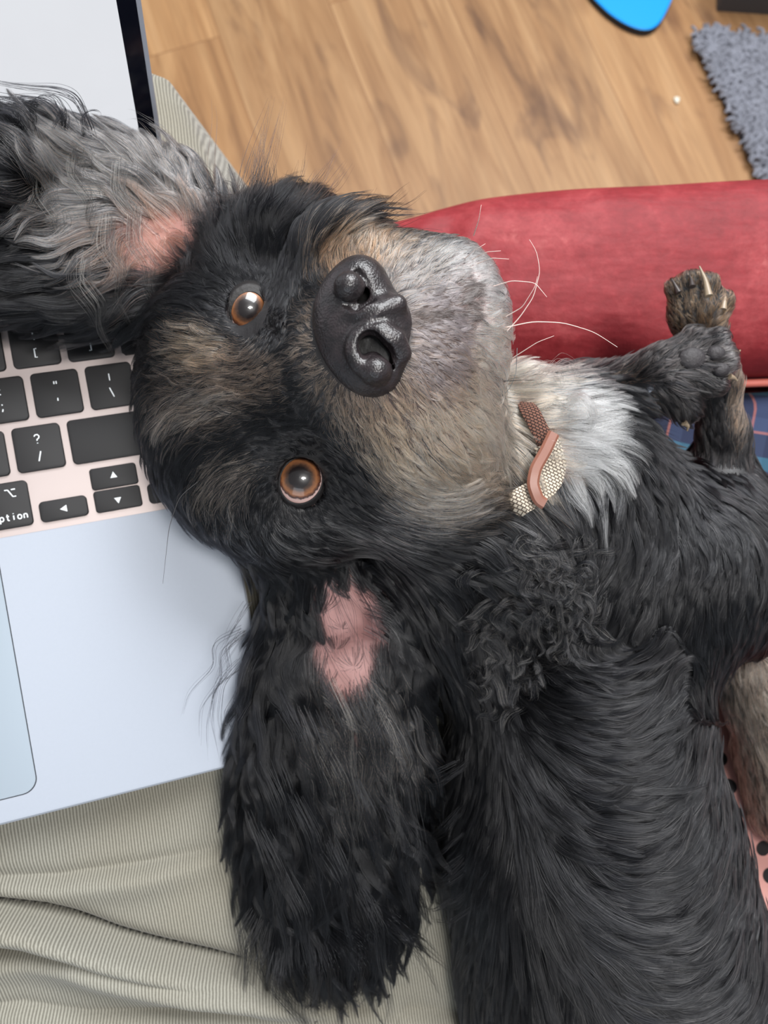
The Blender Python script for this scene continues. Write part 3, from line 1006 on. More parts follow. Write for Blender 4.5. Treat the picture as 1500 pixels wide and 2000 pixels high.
# head
ell(P(518, 788, 262), (36, 50, 37), HEAD, 10, rotz(-16))
ell(P(448, 836, 268), (28, 40, 30), HEAD, 10, rotz(-16))
cap([(560, 775, 243, 24), (640, 730, 231, 21), (705, 668, 222, 19)], HEAD, 10)          # bridge
ell(P(800, 815, 238), (25, 31, 29), HEAD, 12, rotz(-35))                                # lower flew
ell(P(760, 915, 256), (36, 25, 27), HEAD, 12, rotz(15))                                # cheek and jaw
ell(P(800, 575, 236), (21, 15, 22), HEAD, 12, rotz(-20))                                # upper flew
ell(P(705, 540, 236), (21, 13, 22), HEAD, 10, rotz(20))
ell(P(640, 610, 240), (16, 16, 20), HEAD, 10)
ell(P(760, 760, 230), (18, 18, 22), HEAD, 10)
ell(P(790, 690, 226), (22, 22, 22), HEAD, 10)                                           # front of the muzzle
ell(P(897, 630, 236), (15, 21, 20), HEAD, 9, rotz(-6))                                   # chin
ell(P(868, 800, 247), (15, 28, 22), HEAD, 10, rotz(16))                                 # lower lip and jaw line
ell(P(425, 690, 248), (14, 17, 15), HEAD, 10)                                           # brow, upper
ell(P(440, 880, 250), (17, 20, 18), HEAD, 10)                                           # brow, lower
ell(P(560, 1010, 258), (22, 13, 20), HEAD, 10, rotz(20))                                # cheek under the lower eye
ell(P(548, 497, 262), (23, 15, 22), HEAD, 10, rotz(-15))
# ears: thin flaps that hang from the skull
cap([(560, 1050, 268, 12), (650, 1180, 278, 15)], EAR_A, 10, 1.8)
cap([(640, 1150, 281, 18), (640, 1330, 283, 25), (635, 1500, 286, 30), (640, 1660, 290, 27), (650, 1760, 293, 19)], EAR_A, 6, 4.0)
cap([(570, 1150, 276, 7), (560, 1320, 277, 7), (555, 1500, 280, 8), (560, 1640, 287, 7)], EAR_A, 6, 1.6)      # thick rolled hair edge, left
cap([(760, 1190, 279, 6), (790, 1330, 280, 6.5), (790, 1500, 284, 7), (765, 1620, 290, 6)], EAR_A, 6, 1.6)    # right edge
cap([(430, 520, 264, 14), (350, 500, 272, 15)], EAR_B, 10, 1.8)
cap([(400, 490, 271, 19), (300, 455, 270, 25), (190, 430, 268, 27), (60, 420, 263, 29), (-90, 420, 256, 26)], EAR_B, 6, 4.0)
cap([(330, 590, 270, 8), (200, 560, 266, 9), (60, 510, 260, 10), (-80, 480, 252, 10)], EAR_B, 8, 1.4)
cap([(380, 400, 268, 4), (260, 330, 264, 4.5), (120, 300, 258, 5), (0, 300, 254, 6)], EAR_B, 6, 1.4)
cap([(30, 330, 252, 8), (-30, 420, 250, 12)], EAR_B, 8, 1.2)
# front legs folded over the chest
cap([(1412, 990, 304, 10), (1412, 850, 300, 8), (1400, 740, 295, 7.0), (1378, 670, 292, 7.5)], LEG_A, 6)
ell(P(1362, 612, 290), (10.5, 11, 9), LEG_A, 6, rotz(-15))
for a, b, z in ((1322, 566, 289), (1352, 550, 286), (1385, 556, 285), (1412, 590, 287)):
    cap([(1362 + (a - 1362) * .4, 612 + (b - 612) * .4, 289, 5.0), (a, b, z, 4.2)], LEG_A, 3)
cap([(1040, 830, 300, 17), (1130, 790, 298, 14), (1210, 768, 290, 10), (1270, 742, 284, 9.5)], LEG_B, 7)
ell(P(1318, 726, 279), (13, 11, 8), LEG_B, 6, rotz(-10))
for a, b, z in ((1352, 668, 278), (1398, 668, 276), (1412, 706, 275), (1392, 744, 276), (1340, 790, 279)):
    cap([(1318 + (a - 1318) * .45, 726 + (b - 726) * .45, 278, 5.4), (a, b, z, 4.6)], LEG_B, 3)
# hind leg at the edge of the frame
cap([(1560, 1560, 346, 22), (1500, 1350, 334, 17), (1462, 1310, 328, 10)], LEG_C, 8)
# eye sockets
EYES = [dict(c=P(590, 938, 240.5), r=9.6, ax=(40, 46, 24), iris=6.1, pupil=3.7, look=(-0.09, -0.09), open_c=(588, 938)),
        dict(rim=1.8, c=P(487, 609, 240.6), r=9.2, ax=(33, 41, 14), iris=5.7, pupil=3.4, look=(-0.05, -0.12), open_c=(485, 611))]
for e in EYES: carve(P(*e['open_c'], e['c'][2] - 7), (e['ax'][0] * .180, e['ax'][1] * .180, 9), 1.5)


def surface_nets(D, g0, h):
    """polygonise the zero level of a sampled distance field (dual vertices, quads)"""
    S = D < 0
    nx, ny, nz = D.shape
    c = [S[i:nx - 1 + i, j:ny - 1 + j, k:nz - 1 + k] for i in (0, 1) for j in (0, 1) for k in (0, 1)]
    cnt = sum(x.astype(np.uint8) for x in c)
    act = (cnt > 0) & (cnt < 8)
    ci = np.argwhere(act)
    idx = np.full(act.shape, -1, np.int64); idx[act] = np.arange(len(ci))
    acc = np.zeros((len(ci), 3)); w = np.zeros(len(ci))
    corners = [(i, j, k) for i in (0, 1) for j in (0, 1) for k in (0, 1)]
    vals = {q: D[ci[:, 0] + q[0], ci[:, 1] + q[1], ci[:, 2] + q[2]] for q in corners}
    for a in corners:
        for ax in range(3):
            if a[ax] == 0:
                b = list(a); b[ax] = 1; b = tuple(b)
                va, vb = vals[a], vals[b]
                m = (va < 0) != (vb < 0)
                t = va[m] / (va[m] - vb[m])
                q = np.array(a, float)[None].repeat(m.sum(), 0); q[:, ax] = t
                acc[m] += q; w[m] += 1
    V = g0 + h * (ci + acc / w[:, None])
    F_ = []
    for ax in range(3):
        o1, o2 = (ax + 1) % 3, (ax + 2) % 3
        sl0 = [slice(None)] * 3; sl1 = [slice(None)] * 3
        sl0[ax] = slice(0, -1); sl1[ax] = slice(1, None)
        A, B = S[tuple(sl0)], S[tuple(sl1)]
        for flip in (False, True):
            m = (A & ~B) if not flip else (~A & B)
            p = np.argwhere(m)
            p = p[(p[:, o1] > 0) & (p[:, o2] > 0) & (p[:, o1] < D.shape[o1] - 1) & (p[:, o2] < D.shape[o2] - 1)]
            if not len(p): continue
            e1 = np.zeros(3, int); e1[o1] = 1; e2 = np.zeros(3, int); e2[o2] = 1
            g = lambda q: idx[q[:, 0], q[:, 1], q[:, 2]]
            quad = np.stack([g(p), g(p - e1), g(p - e1 - e2), g(p - e2)], 1)
            if flip: quad = quad[:, ::-1]
            F_.append(quad)
    return V, np.concatenate(F_)


def sample(Fd, p, g0=G0, h=H):
    q = np.clip((p - g0) / h, 0, np.array(Fd.shape) - 1.001)
    i = q.astype(int); f = q - i
    out = 0
    for a in (0, 1):
        for b in (0, 1):
            for c in (0, 1):
                w = (f[:, 0] if a else 1 - f[:, 0]) * (f[:, 1] if b else 1 - f[:, 1]) * (f[:, 2] if c else 1 - f[:, 2])
                out = out + w * Fd[i[:, 0] + a, i[:, 1] + b, i[:, 2] + c]
    return out


def grad(p, e=1.8):
    g = np.stack([sample(FIELD, p + d) - sample(FIELD, p - d) for d in np.eye(3) * e], 1)
    return g / (np.linalg.norm(g, axis=1, keepdims=True) + 1e-6)


DOG_C = to_world(P(900, 1200, 300))
dog = empty('dog', DOG_C, 'black and tan spaniel lying on its back looking at the camera', 'dog')
BV, BF = surface_nets(FIELD, G0, H)


# ---- coat colours belong to places on the body (picture px of the place -> colour)
def blob(px, py, cx, cy, rx, ry, ang=0.0, soft=0.6):
    a = math.radians(ang); dx, dy = px - cx, py - cy
    u = (dx * math.cos(a) + dy * math.sin(a)) / rx; v = (-dx * math.sin(a) + dy * math.cos(a)) / ry
    return np.clip((1.0 + soft / 2 - np.sqrt(u * u + v * v)) / soft, 0, 1)


BLK = np.array([0.0045, 0.0045, 0.0055]); GRY = np.array([0.16, 0.15, 0.15]); TAN = np.array([0.74, 0.32, 0.18]); PALE = np.array([0.92, 0.54, 0.38])
BRN = np.array([0.12, 0.055, 0.028]); WHT = np.array([0.95, 0.92, 0.88]); GBR = np.array([0.28, 0.165, 0.11]); DRK = np.array([0.035, 0.028, 0.026])


def coat(px, py, reg, n):
    """base colour and chance of light hairs for each root"""
    col = np.tile(BLK, (n, 1)); r = rng.random(n); s = rng.random(n)

    def mixin(mask, c, prob=1.0, seed=r):
        m = (mask * prob > seed)
        col[m] = c
    hd = (reg == HEAD) | (reg == BODY) & (px < 1010) & (py < 960)
    z = hd.astype(float)
    # muzzle: brindled tan, purple grey in front, pale chin
    mixin(z * blob(px, py, 830, 770, 150, 240, -25), GBR, 0.9, rng.random(n))
    mixin(z * blob(px, py, 840, 870, 130, 120, -40), TAN, 0.62, rng.random(n))
    mixin(z * blob(px, py, 880, 880, 120, 110, -40), PALE, 0.50, rng.random(n))
    mixin(z * blob(px, py, 720, 840, 80, 60, 30), TAN, 0.35, rng.random(n))
    mixin(z * blob(px, py, 700, 505, 110, 40, -12), BRN * 1.6, 0.7, rng.random(n))
    mixin(z * blob(px, py, 700, 490, 100, 40, -12), TAN, 0.25, rng.random(n))
    mixin(z * blob(px, py, 850, 560, 100, 90, 20), GRY * 1.3, 0.75, rng.random(n))
    mixin(z * blob(px, py, 800, 500, 110, 50, 20), PALE * 0.8, 0.35, rng.random(n))
    mixin(z * blob(px, py, 860, 660, 70, 110, 10), np.array([.20, .165, .17]), 0.8, rng.random(n))
    mixin(z * blob(px, py, 965, 610, 55, 150, -14), WHT * .85, 0.92, rng.random(n))
    mixin(z * blob(px, py, 900, 500, 60, 35, 35), WHT * .7, 0.6, rng.random(n))
    mixin(z * blob(px, py, 915, 590, 24, 50, -10), DRK, 0.7, rng.random(n))
    mixin(z * blob(px, py, 970, 760, 60, 150, 0), PALE, 0.7, rng.random(n))
    mixin(z * blob(px, py, 820, 620, 60, 14, -8), DRK, 0.85, rng.random(n))
    mixin(z * blob(px, py, 640, 720, 50, 110, -18), GBR, 0.6, rng.random(n))
    mixin(z * blob(px, py, 600, 640, 40, 60, 10), GBR * 1.3, 0.6, rng.random(n))
    # forehead brindle and brow spots
    mixin(z * blob(px, py, 430, 760, 130, 90, -10), GBR, 0.38, rng.random(n))
    mixin(z * blob(px, py, 400, 680, 62, 55, 20), TAN, 0.55, rng.random(n))
    mixin(z * blob(px, py, 400, 790, 90, 34, -20), PALE * .8, 0.45, rng.random(n))
    mixin(z * blob(px, py, 500, 720, 80, 60, 0), GBR, 0.4, rng.random(n))
    mixin(z * blob(px, py, 455, 920, 66, 46, -30), GBR * 1.5, 0.40, rng.random(n))
    mixin(z * blob(px, py, 440, 960, 50, 50, 0), PALE * .6, 0.22, rng.random(n))
    mixin(z * blob(px, py, 570, 1030, 130, 46, 12), GRY, 0.28, rng.random(n))
    mixin(z * blob(px, py, 800, 1000, 120, 50, -12), GRY * 1.2, 0.35, rng.random(n))
    mixin(z * blob(px, py, 860, 960, 110, 50, -25), PALE * .8, 0.35, rng.random(n))
    # black mask round the eyes and between them
    mixin(z * blob(px, py, 500, 540, 110, 92, -15), BLK, 0.97, rng.random(n))
    mixin(z * blob(px, py, 545, 640, 45, 40, 0), BLK, 0.8, rng.random(n))
    mixin(z * blob(px, py, 650, 940, 75, 55, 35), BLK, 0.92, rng.random(n))
    mixin(z * blob(px, py, 540, 850, 85, 42, -5), BLK, 0.90, rng.random(n))
    mixin(z * blob(px, py, 582, 760, 14, 60, -15), BLK, 0.85, rng.random(n))
    # throat, ruff and chest
    b = ((reg == BODY) | (reg == RUFF)).astype(float)
    mixin(b * blob(px, py, 1020, 790, 70, 110, -10), PALE, 0.85, rng.random(n))
    mixin(b * blob(px, py, 1010, 840, 60, 90, -10), TAN, 0.45, rng.random(n))
    mixin(b * blob(px, py, 1105, 850, 60, 98, -20, .35), WHT, 1.0, rng.random(n))
    mixin(b * blob(px, py, 1060, 1130, 130, 120, 0), GRY * 1.6, 0.42, rng.random(n))
    mixin(b * blob(px, py, 980, 1010, 90, 60, -30), GRY * 1.6, 0.22, rng.random(n))
    mixin(b, GRY * .45, 0.12, rng.random(n))
    # ears
    ea = (reg == EAR_A).astype(float)
    mixin(ea * blob(px, py, 690, 1400, 110, 130, -15), PALE * .7, 0.26, rng.random(n))
    mixin(ea * blob(px, py, 680, 1240, 70, 110, 0), GRY, 0.5, rng.random(n))
    eb = (reg == EAR_B).astype(float)
    mixin(eb * blob(px, py, 270, 390, 190, 130, 20), GRY * 1.25, 0.75, rng.random(n))
    mixin(eb * blob(px, py, 260, 400, 180, 120, 20), PALE * .75, 0.22, rng.random(n))
    mixin(eb * blob(px, py, 330, 490, 110, 80, 10), np.array([.16, .075, .05]), 0.5, rng.random(n))
    # legs
    la = (reg == LEG_A).astype(float)
    mixin(la * blob(px, py, 1365, 600, 80, 75), np.array([.15, .075, .036]), 0.8, rng.random(n))
    mixin(la * blob(px, py, 1400, 560, 50, 40), TAN * .6, 0.3, rng.random(n))
    mixin(la * blob(px, py, 1440, 790, 20, 90), TAN * .7, 0.7, rng.random(n))
    mixin(la, DRK * 1.6, 0.25, rng.random(n))
    lb = (reg == LEG_B).astype(float)
    mixin(lb, DRK * 2.6, 0.40, rng.random(n))
    mixin(lb * blob(px, py, 1200, 790, 60, 50), TAN * .8, 0.6, rng.random(n))
    mixin(lb * blob(px, py, 1215, 830, 90, 20, 10), PALE, 0.5, rng.random(n))
    mixin(lb * blob(px, py, 1420, 700, 30, 60), GRY * 1.4, 0.4, rng.random(n))
    lc = (reg == LEG_C).astype(float)
    mixin(lc, GBR * 1.1, 0.75, rng.random(n)); mixin(lc, PALE, 0.42, rng.random(n))
    col *= (0.75 + 0.6 * rng.random((n, 1)))
    np.clip(col, 0, .96, out=col)
    return col


# skin colour on the body mesh
bx = BV[:, 0] / BV[:, 2] * F + 750; by = BV[:, 1] / BV[:, 2] * F + 1000
ri = np.clip(((BV - G0) / H).round().astype(int), 0, GN - 1)
breg = REG[ri[:, 0], ri[:, 1], ri[:, 2]]
skin = np.tile(np.array([0.012, 0.011, 0.012]), (len(BV), 1))


def paint(mask, c):
    global skin
    skin = skin * (1 - mask[:, None]) + np.array(c) * mask[:, None]


hm = (breg == HEAD).astype(float)
paint(hm * blob(bx, by, 850, 740, 140, 240, -20, 1.0) * .8, (.10, .07, .06))
paint(hm * blob(bx, by, 960, 620, 50, 150, -14, .8), (.35, .28, .27))
paint((breg == BODY) * blob(bx, by, 1095, 850, 60, 95, -20, .6), (.45, .35, .29))
paint(hm * blob(bx, by, 710, 645, 95, 125, -17, .15), (.006, .005, .005))
paint((breg == EAR_A) * blob(bx, by, 678, 1240, 74, 135, 4, .5), (.40, .215, .20))
paint((breg == EAR_A) * blob(bx, by, 668, 1400, 45, 70, 0, .8) * .6, (.30, .15, .13))
paint((breg == EAR_A) * blob(bx, by, 735, 1215, 22, 50, 20, .8) * .6, (.17, .07, .07))
paint((breg == EAR_B) * blob(bx, by, 340, 495, 120, 90, 15, .6), (.33, .16, .13))
paint((breg == LEG_C).astype(float), (.16, .12, .10))


def hair_mat(name, rough=0.38, ior=1.42):
    m = bpy.data.materials.new(name); m.use_nodes = True
    nt = m.node_tree; nt.nodes.clear()
    out = nt.nodes.new('ShaderNodeOutputMaterial')
    at = N(nt, 'ShaderNodeAttribute', attribute_name='hair_color')
    hb = nt.nodes.new('ShaderNodeBsdfHairPrincipled')
    hb.model = 'CHIANG'; hb.parametrization = 'COLOR'
    hb.inputs['Roughness'].default_value = rough
    hb.inputs['Radial Roughness'].default_value = 0.55
    hb.inputs['IOR'].default_value = ior
    hb.inputs['Random Roughness'].default_value = 0.2
    L(nt, at.outputs['Color'], hb.inputs['Color'])
    L(nt, hb.outputs[0], out.inputs['Surface'])
    return m


def skin_mat():
    m, nt, b = new_mat('dog_skin')
    at = N(nt, 'ShaderNodeAttribute', attribute_name='skin_color')
    tc = N(nt, 'ShaderNodeTexCoord')
    nz = N(nt, 'ShaderNodeTexNoise', Scale=420.0, Detail=5.0); L(nt, tc.outputs['Object'], nz.inputs['Vector'])
    n2 = N(nt, 'ShaderNodeTexNoise', Scale=70.0, Detail=4.0, Distortion=0.8); L(nt, tc.outputs['Object'], n2.inputs['Vector'])
    r = ramp(nt, [(0.32, (0.55, 0.45, 0.44, 1)), (0.62, (1.12, 1.12, 1.12, 1))]); L(nt, n2.outputs['Fac'], r.inputs[0])
    mx = N(nt, 'ShaderNodeMix', data_type='RGBA', blend_type='MULTIPLY'); mx.inputs[0].default_value = 0.8
    L(nt, at.outputs['Color'], mx.inputs[6]); L(nt, r.outputs[0], mx.inputs[7])
    L(nt, mx.outputs[2], b.inputs['Base Color'])
    bp = N(nt, 'ShaderNodeBump', Strength=0.8, Distance=0.0009); L(nt, n2.outputs['Fac'], bp.inputs['Height'])
    bq = N(nt, 'ShaderNodeBump', Strength=0.6, Distance=0.0003); L(nt, nz.outputs['Fac'], bq.inputs['Height']); L(nt, bp.outputs[0], bq.inputs['Normal'])
    L(nt, bq.outputs[0], b.inputs['Normal']); b.inputs['Roughness'].default_value = 0.5
    return m


body = mesh_obj('body', BV, BF, skin_mat(), dog)
ca = body.data.attributes.new('skin_color', 'FLOAT_COLOR', 'POINT')
ca.data.foreach_set('color', np.c_[skin, np.ones(len(skin))].astype(np.float32).ravel())


# ---- eyes
def make_eye(e):
    c, r = e['c'], e['r']
    view = -c / np.linalg.norm(c)
    right = np.cross([0, 1, 0], view); right /= np.linalg.norm(right)      # points roughly to -x
    if right[0] < 0: right = -right
    down = np.cross(view, right); down = down if down[1] > 0 else -down
    g = view + right * e['look'][0] + down * e['look'][1]; g /= np.linalg.norm(g)
    a = np.cross([0, 1, 0], g); a /= np.linalg.norm(a); b = np.cross(g, a)
    n1, n2 = 40, 64
    V = []; Fc = []
    for i in range(n1 + 1):
        th = math.pi * i / n1
        rr = r * (1 + 0.055 * math.exp(-(th / 0.5) ** 2))      # cornea bulge
        for k in range(n2):
            w = 2 * math.pi * k / n2
            V.append(c + rr * (math.cos(th) * g + math.sin(th) * (math.cos(w) * a + math.sin(w) * b)))
    for i in range(n1):
        for k in range(n2): j = (k + 1) % n2; Fc.append((i * n2 + k, (i + 1) * n2 + k, (i + 1) * n2 + j, i * n2 + j))
    m, nt, bs = new_mat('dog_eye')
    ge = N(nt, 'ShaderNodeTexCoord')
    geo = N(nt, 'ShaderNodeNewGeometry')
    wc = to_world(c); wg = to_world(c + g) - to_world(c); wg /= np.linalg.norm(wg)
    sb = N(nt, 'ShaderNodeVectorMath', operation='SUBTRACT'); sb.inputs[1].default_value = tuple(wc)
    L(nt, geo.outputs['Position'], sb.inputs[0])
    cr = N(nt, 'ShaderNodeVectorMath', operation='CROSS_PRODUCT'); cr.inputs[1].default_value = tuple(wg)
    L(nt, sb.outputs[0], cr.inputs[0])
    ln = N(nt, 'ShaderNodeVectorMath', operation='LENGTH'); L(nt, cr.outputs[0], ln.inputs[0])
    nz = N(nt, 'ShaderNodeTexNoise', Scale=900.0, Detail=3.0); L(nt, geo.outputs['Position'], nz.inputs['Vector'])
    na = N(nt, 'ShaderNodeMath', operation='MULTIPLY_ADD'); na.inputs[1].default_value = 0.0011
    L(nt, nz.outputs['Fac'], na.inputs[0]); L(nt, ln.outputs['Value'], na.inputs[2])
    dv = N(nt, 'ShaderNodeMath', operation='DIVIDE'); dv.inputs[1].default_value = 0.010; L(nt, na.outputs[0], dv.inputs[0])
    I, Pp = e['iris'] / 10 + .055, e['pupil'] / 10 + .055
    r1 = ramp(nt, [(0, srgb(20, 14, 16)), (Pp - .06, srgb(26, 18, 18)), (Pp + .03, srgb(78, 56, 44)), (Pp + .10, srgb(128, 84, 56)), (I - .08, srgb(150, 98, 62)),
                   (I - .02, srgb(96, 56, 38)), (I + .015, srgb(50, 30, 26)), (I + .05, srgb(205, 172, 165)), (I + .25, srgb(190, 140, 132))])
    L(nt, dv.outputs[0], r1.inputs[0]); L(nt, r1.outputs[0], bs.inputs['Base Color'])
    bs.inputs['Roughness'].default_value = 0.35
    bs.inputs['Coat Weight'].default_value = 1.0; bs.inputs['Coat Roughness'].default_value = 0.02
    eye = mesh_obj('eye', V, Fc, m, dog)
    # lid: a fleshy rim round the almond opening, blending back into the face
    ax, ay, ang = e['ax']; z = c[2] - r
    s = (z + 2) / F
    V = []; Fc = []; n = 72
    ca_, sa_ = math.cos(math.radians(ang)), math.sin(math.radians(ang))
    oc = np.array([(e['open_c'][0] - 750) * s - c[0] * (z + 2) / (z + 2), 0])
    prof = [(0.97, -0.4), (1.0, 0.25), (1.03, 0.5), (1.08, 0.6), (1.2, 0.9), (1.36, e.get('rim', 0.7)), (1.58, e.get('rim', 0.4) - .4)]
    for q, lift in prof:
        for k in range(n):
            w = 2 * math.pi * k / n
            ex = ax * q * math.cos(w); ey = ay * q * math.sin(w)
            u = ex * ca_ - ey * sa_; v = ex * sa_ + ey * ca_
            X = (e['open_c'][0] + u - 750) * s; Y = (e['open_c'][1] + v - 1000) * s
            rho = math.hypot(X - c[0], Y - c[1])
            zz = c[2] - math.sqrt(max(r * r - rho * rho, 1.5)) - lift
            V.append((X * zz / (z + 2), Y * zz / (z + 2), zz))
    for i in range(len(prof) - 1):
        for k in range(n): j = (k + 1) % n; Fc.append((i * n + k, i * n + j, (i + 1) * n + j, (i + 1) * n + k))
    lid = mesh_obj('eyelid', V, Fc, M_LID, eye)
    md = lid.modifiers.new('thickness', 'SOLIDIFY'); md.thickness = 0.0006; md.offset = -1


M_LID = simple_mat('eyelid_skin', srgb(20, 15, 15), 0.6, noise=0.3, nscale=600, bump=0.0003)
for e in EYES: make_eye(e)


# ---- nose
def make_nose():
    h = 0.42
    zc = 206.0
    s = zc / F
    cen = P(712, 640, zc)
    ew = np.array([math.sin(math.radians(17)), math.cos(math.radians(17)), 0]); ed = np.array([-math.cos(math.radians(17)), math.sin(math.radians(17)), 0]); en = np.array([0, 0, -1.0])
    tiltn = en + 0.10 * ew * -1; tiltn /= np.linalg.norm(tiltn)
    n3 = (100, 100, 80); g0 = cen - np.array([21, 21, 18.0])
    x, y, z = np.meshgrid(*[g0[i] + h * np.arange(n3[i]) for i in range(3)], indexing='ij')
    Pp = np.stack([x, y, z], -1)

    def loc(px, py, depth=0.0):
        """point on the nose surface plane; depth positive is into the nose"""
        zz = zc - 9.5 + depth
        return P(px, py, zz)

    def ellp(c, r, R=None):
        q = Pp - c
        if R is not None: q = q @ np.array(R).T
        k0 = np.sqrt(((q / r) ** 2).sum(-1)) + 1e-6; k1 = np.sqrt(((q / np.array(r) ** 2) ** 2).sum(-1)) + 1e-6
        return k0 * (k0 - 1) / k1

    def capp(pts, flat=1.0):
        d = np.full(x.shape, 1e3)
        for (p0, r0), (p1, r1) in zip(pts[:-1], pts[1:]):
            v = p1 - p0; t = np.clip(((Pp - p0) @ v) / (v @ v), 0, 1)
            d = np.minimum(d, np.linalg.norm(Pp - p0 - t[..., None] * v, axis=-1) - (r0 + (r1 - r0) * t))
        return d
    R = np.stack([ew, ed, en])
    D = ellp(P(700, 648, zc + 2), (17.2, 12.0, 9.5), R)
    D = smin(D, ellp(P(762, 636, zc + 1.5), (9.0, 6.5, 8.5), R), 5)          # between the nostrils, down to the lip
    D = smin(D, ellp(P(735, 715, zc + 0.5), (8.5, 8.0, 8.5), R), 4)
    D = smin(D, ellp(P(705, 558, zc + 1.5), (8.0, 7.5, 8.5), R), 4)
    ring = [(loc(722 + 32 * math.cos(a), 684 + 36 * math.sin(a), 0.7), 2.0) for a in np.linspace(math.radians(80), math.radians(330), 16)]
    D = smin(D, capp(ring), 3.5)
    D = smin(D, capp([(loc(745, 648, 1.0), 1.9), (loc(775, 662, 1.4), 2.2), (loc(788, 690, 3.2), 2.0)]), 4.0)
    D = smin(D, capp([(loc(700, 602, 1.0), 1.9), (loc(740, 606, .9), 2.1), (loc(778, 592, 2.4), 2.0)]), 4.0)
    # nostril openings (comma shaped)
    hole = capp([(loc(722, 676, -3), 3.0), (loc(722, 676, 9), 2.6)])
    slit = capp([(loc(724, 670, 0.0), 3.2), (loc(745, 688, 0.5), 2.9), (loc(760, 712, 1.0), 2.2), (loc(764, 740, 3.0), 1.2)])
    slit2 = capp([(loc(728, 678, 4.0), 2.8), (loc(748, 696, 4.0), 2.4), (loc(758, 718, 4.0), 1.6)])
    D = -smin(-D, np.minimum(np.minimum(hole, slit), slit2), 1.0)
    h2 = capp([(loc(704, 574, -3), 2.6), (loc(704, 574, 9), 2.3)])
    s2 = capp([(loc(680, 591, 2.0), 1.3), (loc(697, 592, 0.8), 2.5), (loc(712, 574, 0.5), 3.1), (loc(709, 552, 1.2), 2.3), (loc(697, 533, 3.0), 1.0)])
    D = -smin(-D, np.minimum(h2, s2), 1.0)
    # alar lobes inside the commas
    D = smin(D, ellp(loc(735, 724, 2.4), (4.0, 3.8, 4.6)), 1.2)
    D = smin(D, ellp(loc(728, 708, 4.4), (3.0, 2.8, 4.0)), 1.0)
    D = smin(D, ellp(loc(682, 560, 2.4), (4.0, 3.8, 4.6)), 1.2)
    # groove down the middle to the lip
    D = -smin(-D, capp([(loc(722, 628, -1.6), .5), (loc(760, 617, -1.2), .9), (loc(800, 611, 1.2), 1.2)]), 1.0)
    V, Fq = surface_nets(D, g0, h)
    m, nt, b = new_mat('nose_leather')
    tc = N(nt, 'ShaderNodeTexCoord')
    vo = N(nt, 'ShaderNodeTexVoronoi', Scale=1500.0); L(nt, tc.outputs['Object'], vo.inputs['Vector'])
    nz = N(nt, 'ShaderNodeTexNoise', Scale=300.0, Detail=4.0); L(nt, tc.outputs['Object'], nz.inputs['Vector'])
    r = ramp(nt, [(0.35, srgb(24, 20, 22)), (0.7, srgb(46, 38, 40))]); L(nt, nz.outputs['Fac'], r.inputs[0])
    L(nt, r.outputs[0], b.inputs['Base Color'])
    bp = N(nt, 'ShaderNodeBump', Strength=0.5, Distance=0.00025, invert=True); L(nt, vo.outputs['Distance'], bp.inputs['Height'])
    bq = N(nt, 'ShaderNodeBump', Strength=0.5, Distance=0.0004); L(nt, nz.outputs['Fac'], bq.inputs['Height']); L(nt, bp.outputs[0], bq.inputs['Normal'])
    L(nt, bq.outputs[0], b.inputs['Normal'])
    b.inputs['Roughness'].default_value = 0.37; b.inputs['Specular IOR Level'].default_value = 0.75
    return mesh_obj('nose', V, Fq, m, dog), D, g0, h


nose, ND, NG0, NH = make_nose()


# ------------------------------------------------------------------ fur: strands combed along flow lines over the body
def flow_field(guides):
    """guides: (px, py, dx, dy, length mm, lift) -> interpolated lookup on a coarse grid"""
    g = np.array(guides, float)
    d = g[:, 2:4] / (np.linalg.norm(g[:, 2:4], axis=1, keepdims=True) + 1e-9)
    gx = np.arange(-500, 2000, 20.0); gy = np.arange(0, 2500, 20.0)
    X, Y = np.meshgrid(gx, gy, indexing='ij')
    dist = np.hypot(X[..., None] - g[:, 0], Y[..., None] - g[:, 1]) + 8
    w = dist ** -3.2; w /= w.sum(-1, keepdims=True)
    v = w @ d
    fl = np.concatenate([v, w @ g[:, 4:6]], -1)
    return fl


def look(fl, px, py):
    i = np.clip((px + 500) / 20.0, 0, fl.shape[0] - 1.01); j = np.clip(py / 20.0, 0, fl.shape[1] - 1.01)
    a, b = i.astype(int), j.astype(int); u, v = (i - a)[:, None], (j - b)[:, None]
    return fl[a, b] * (1 - u) * (1 - v) + fl[a + 1, b] * u * (1 - v) + fl[a, b + 1] * (1 - u) * v + fl[a + 1, b + 1] * u * v


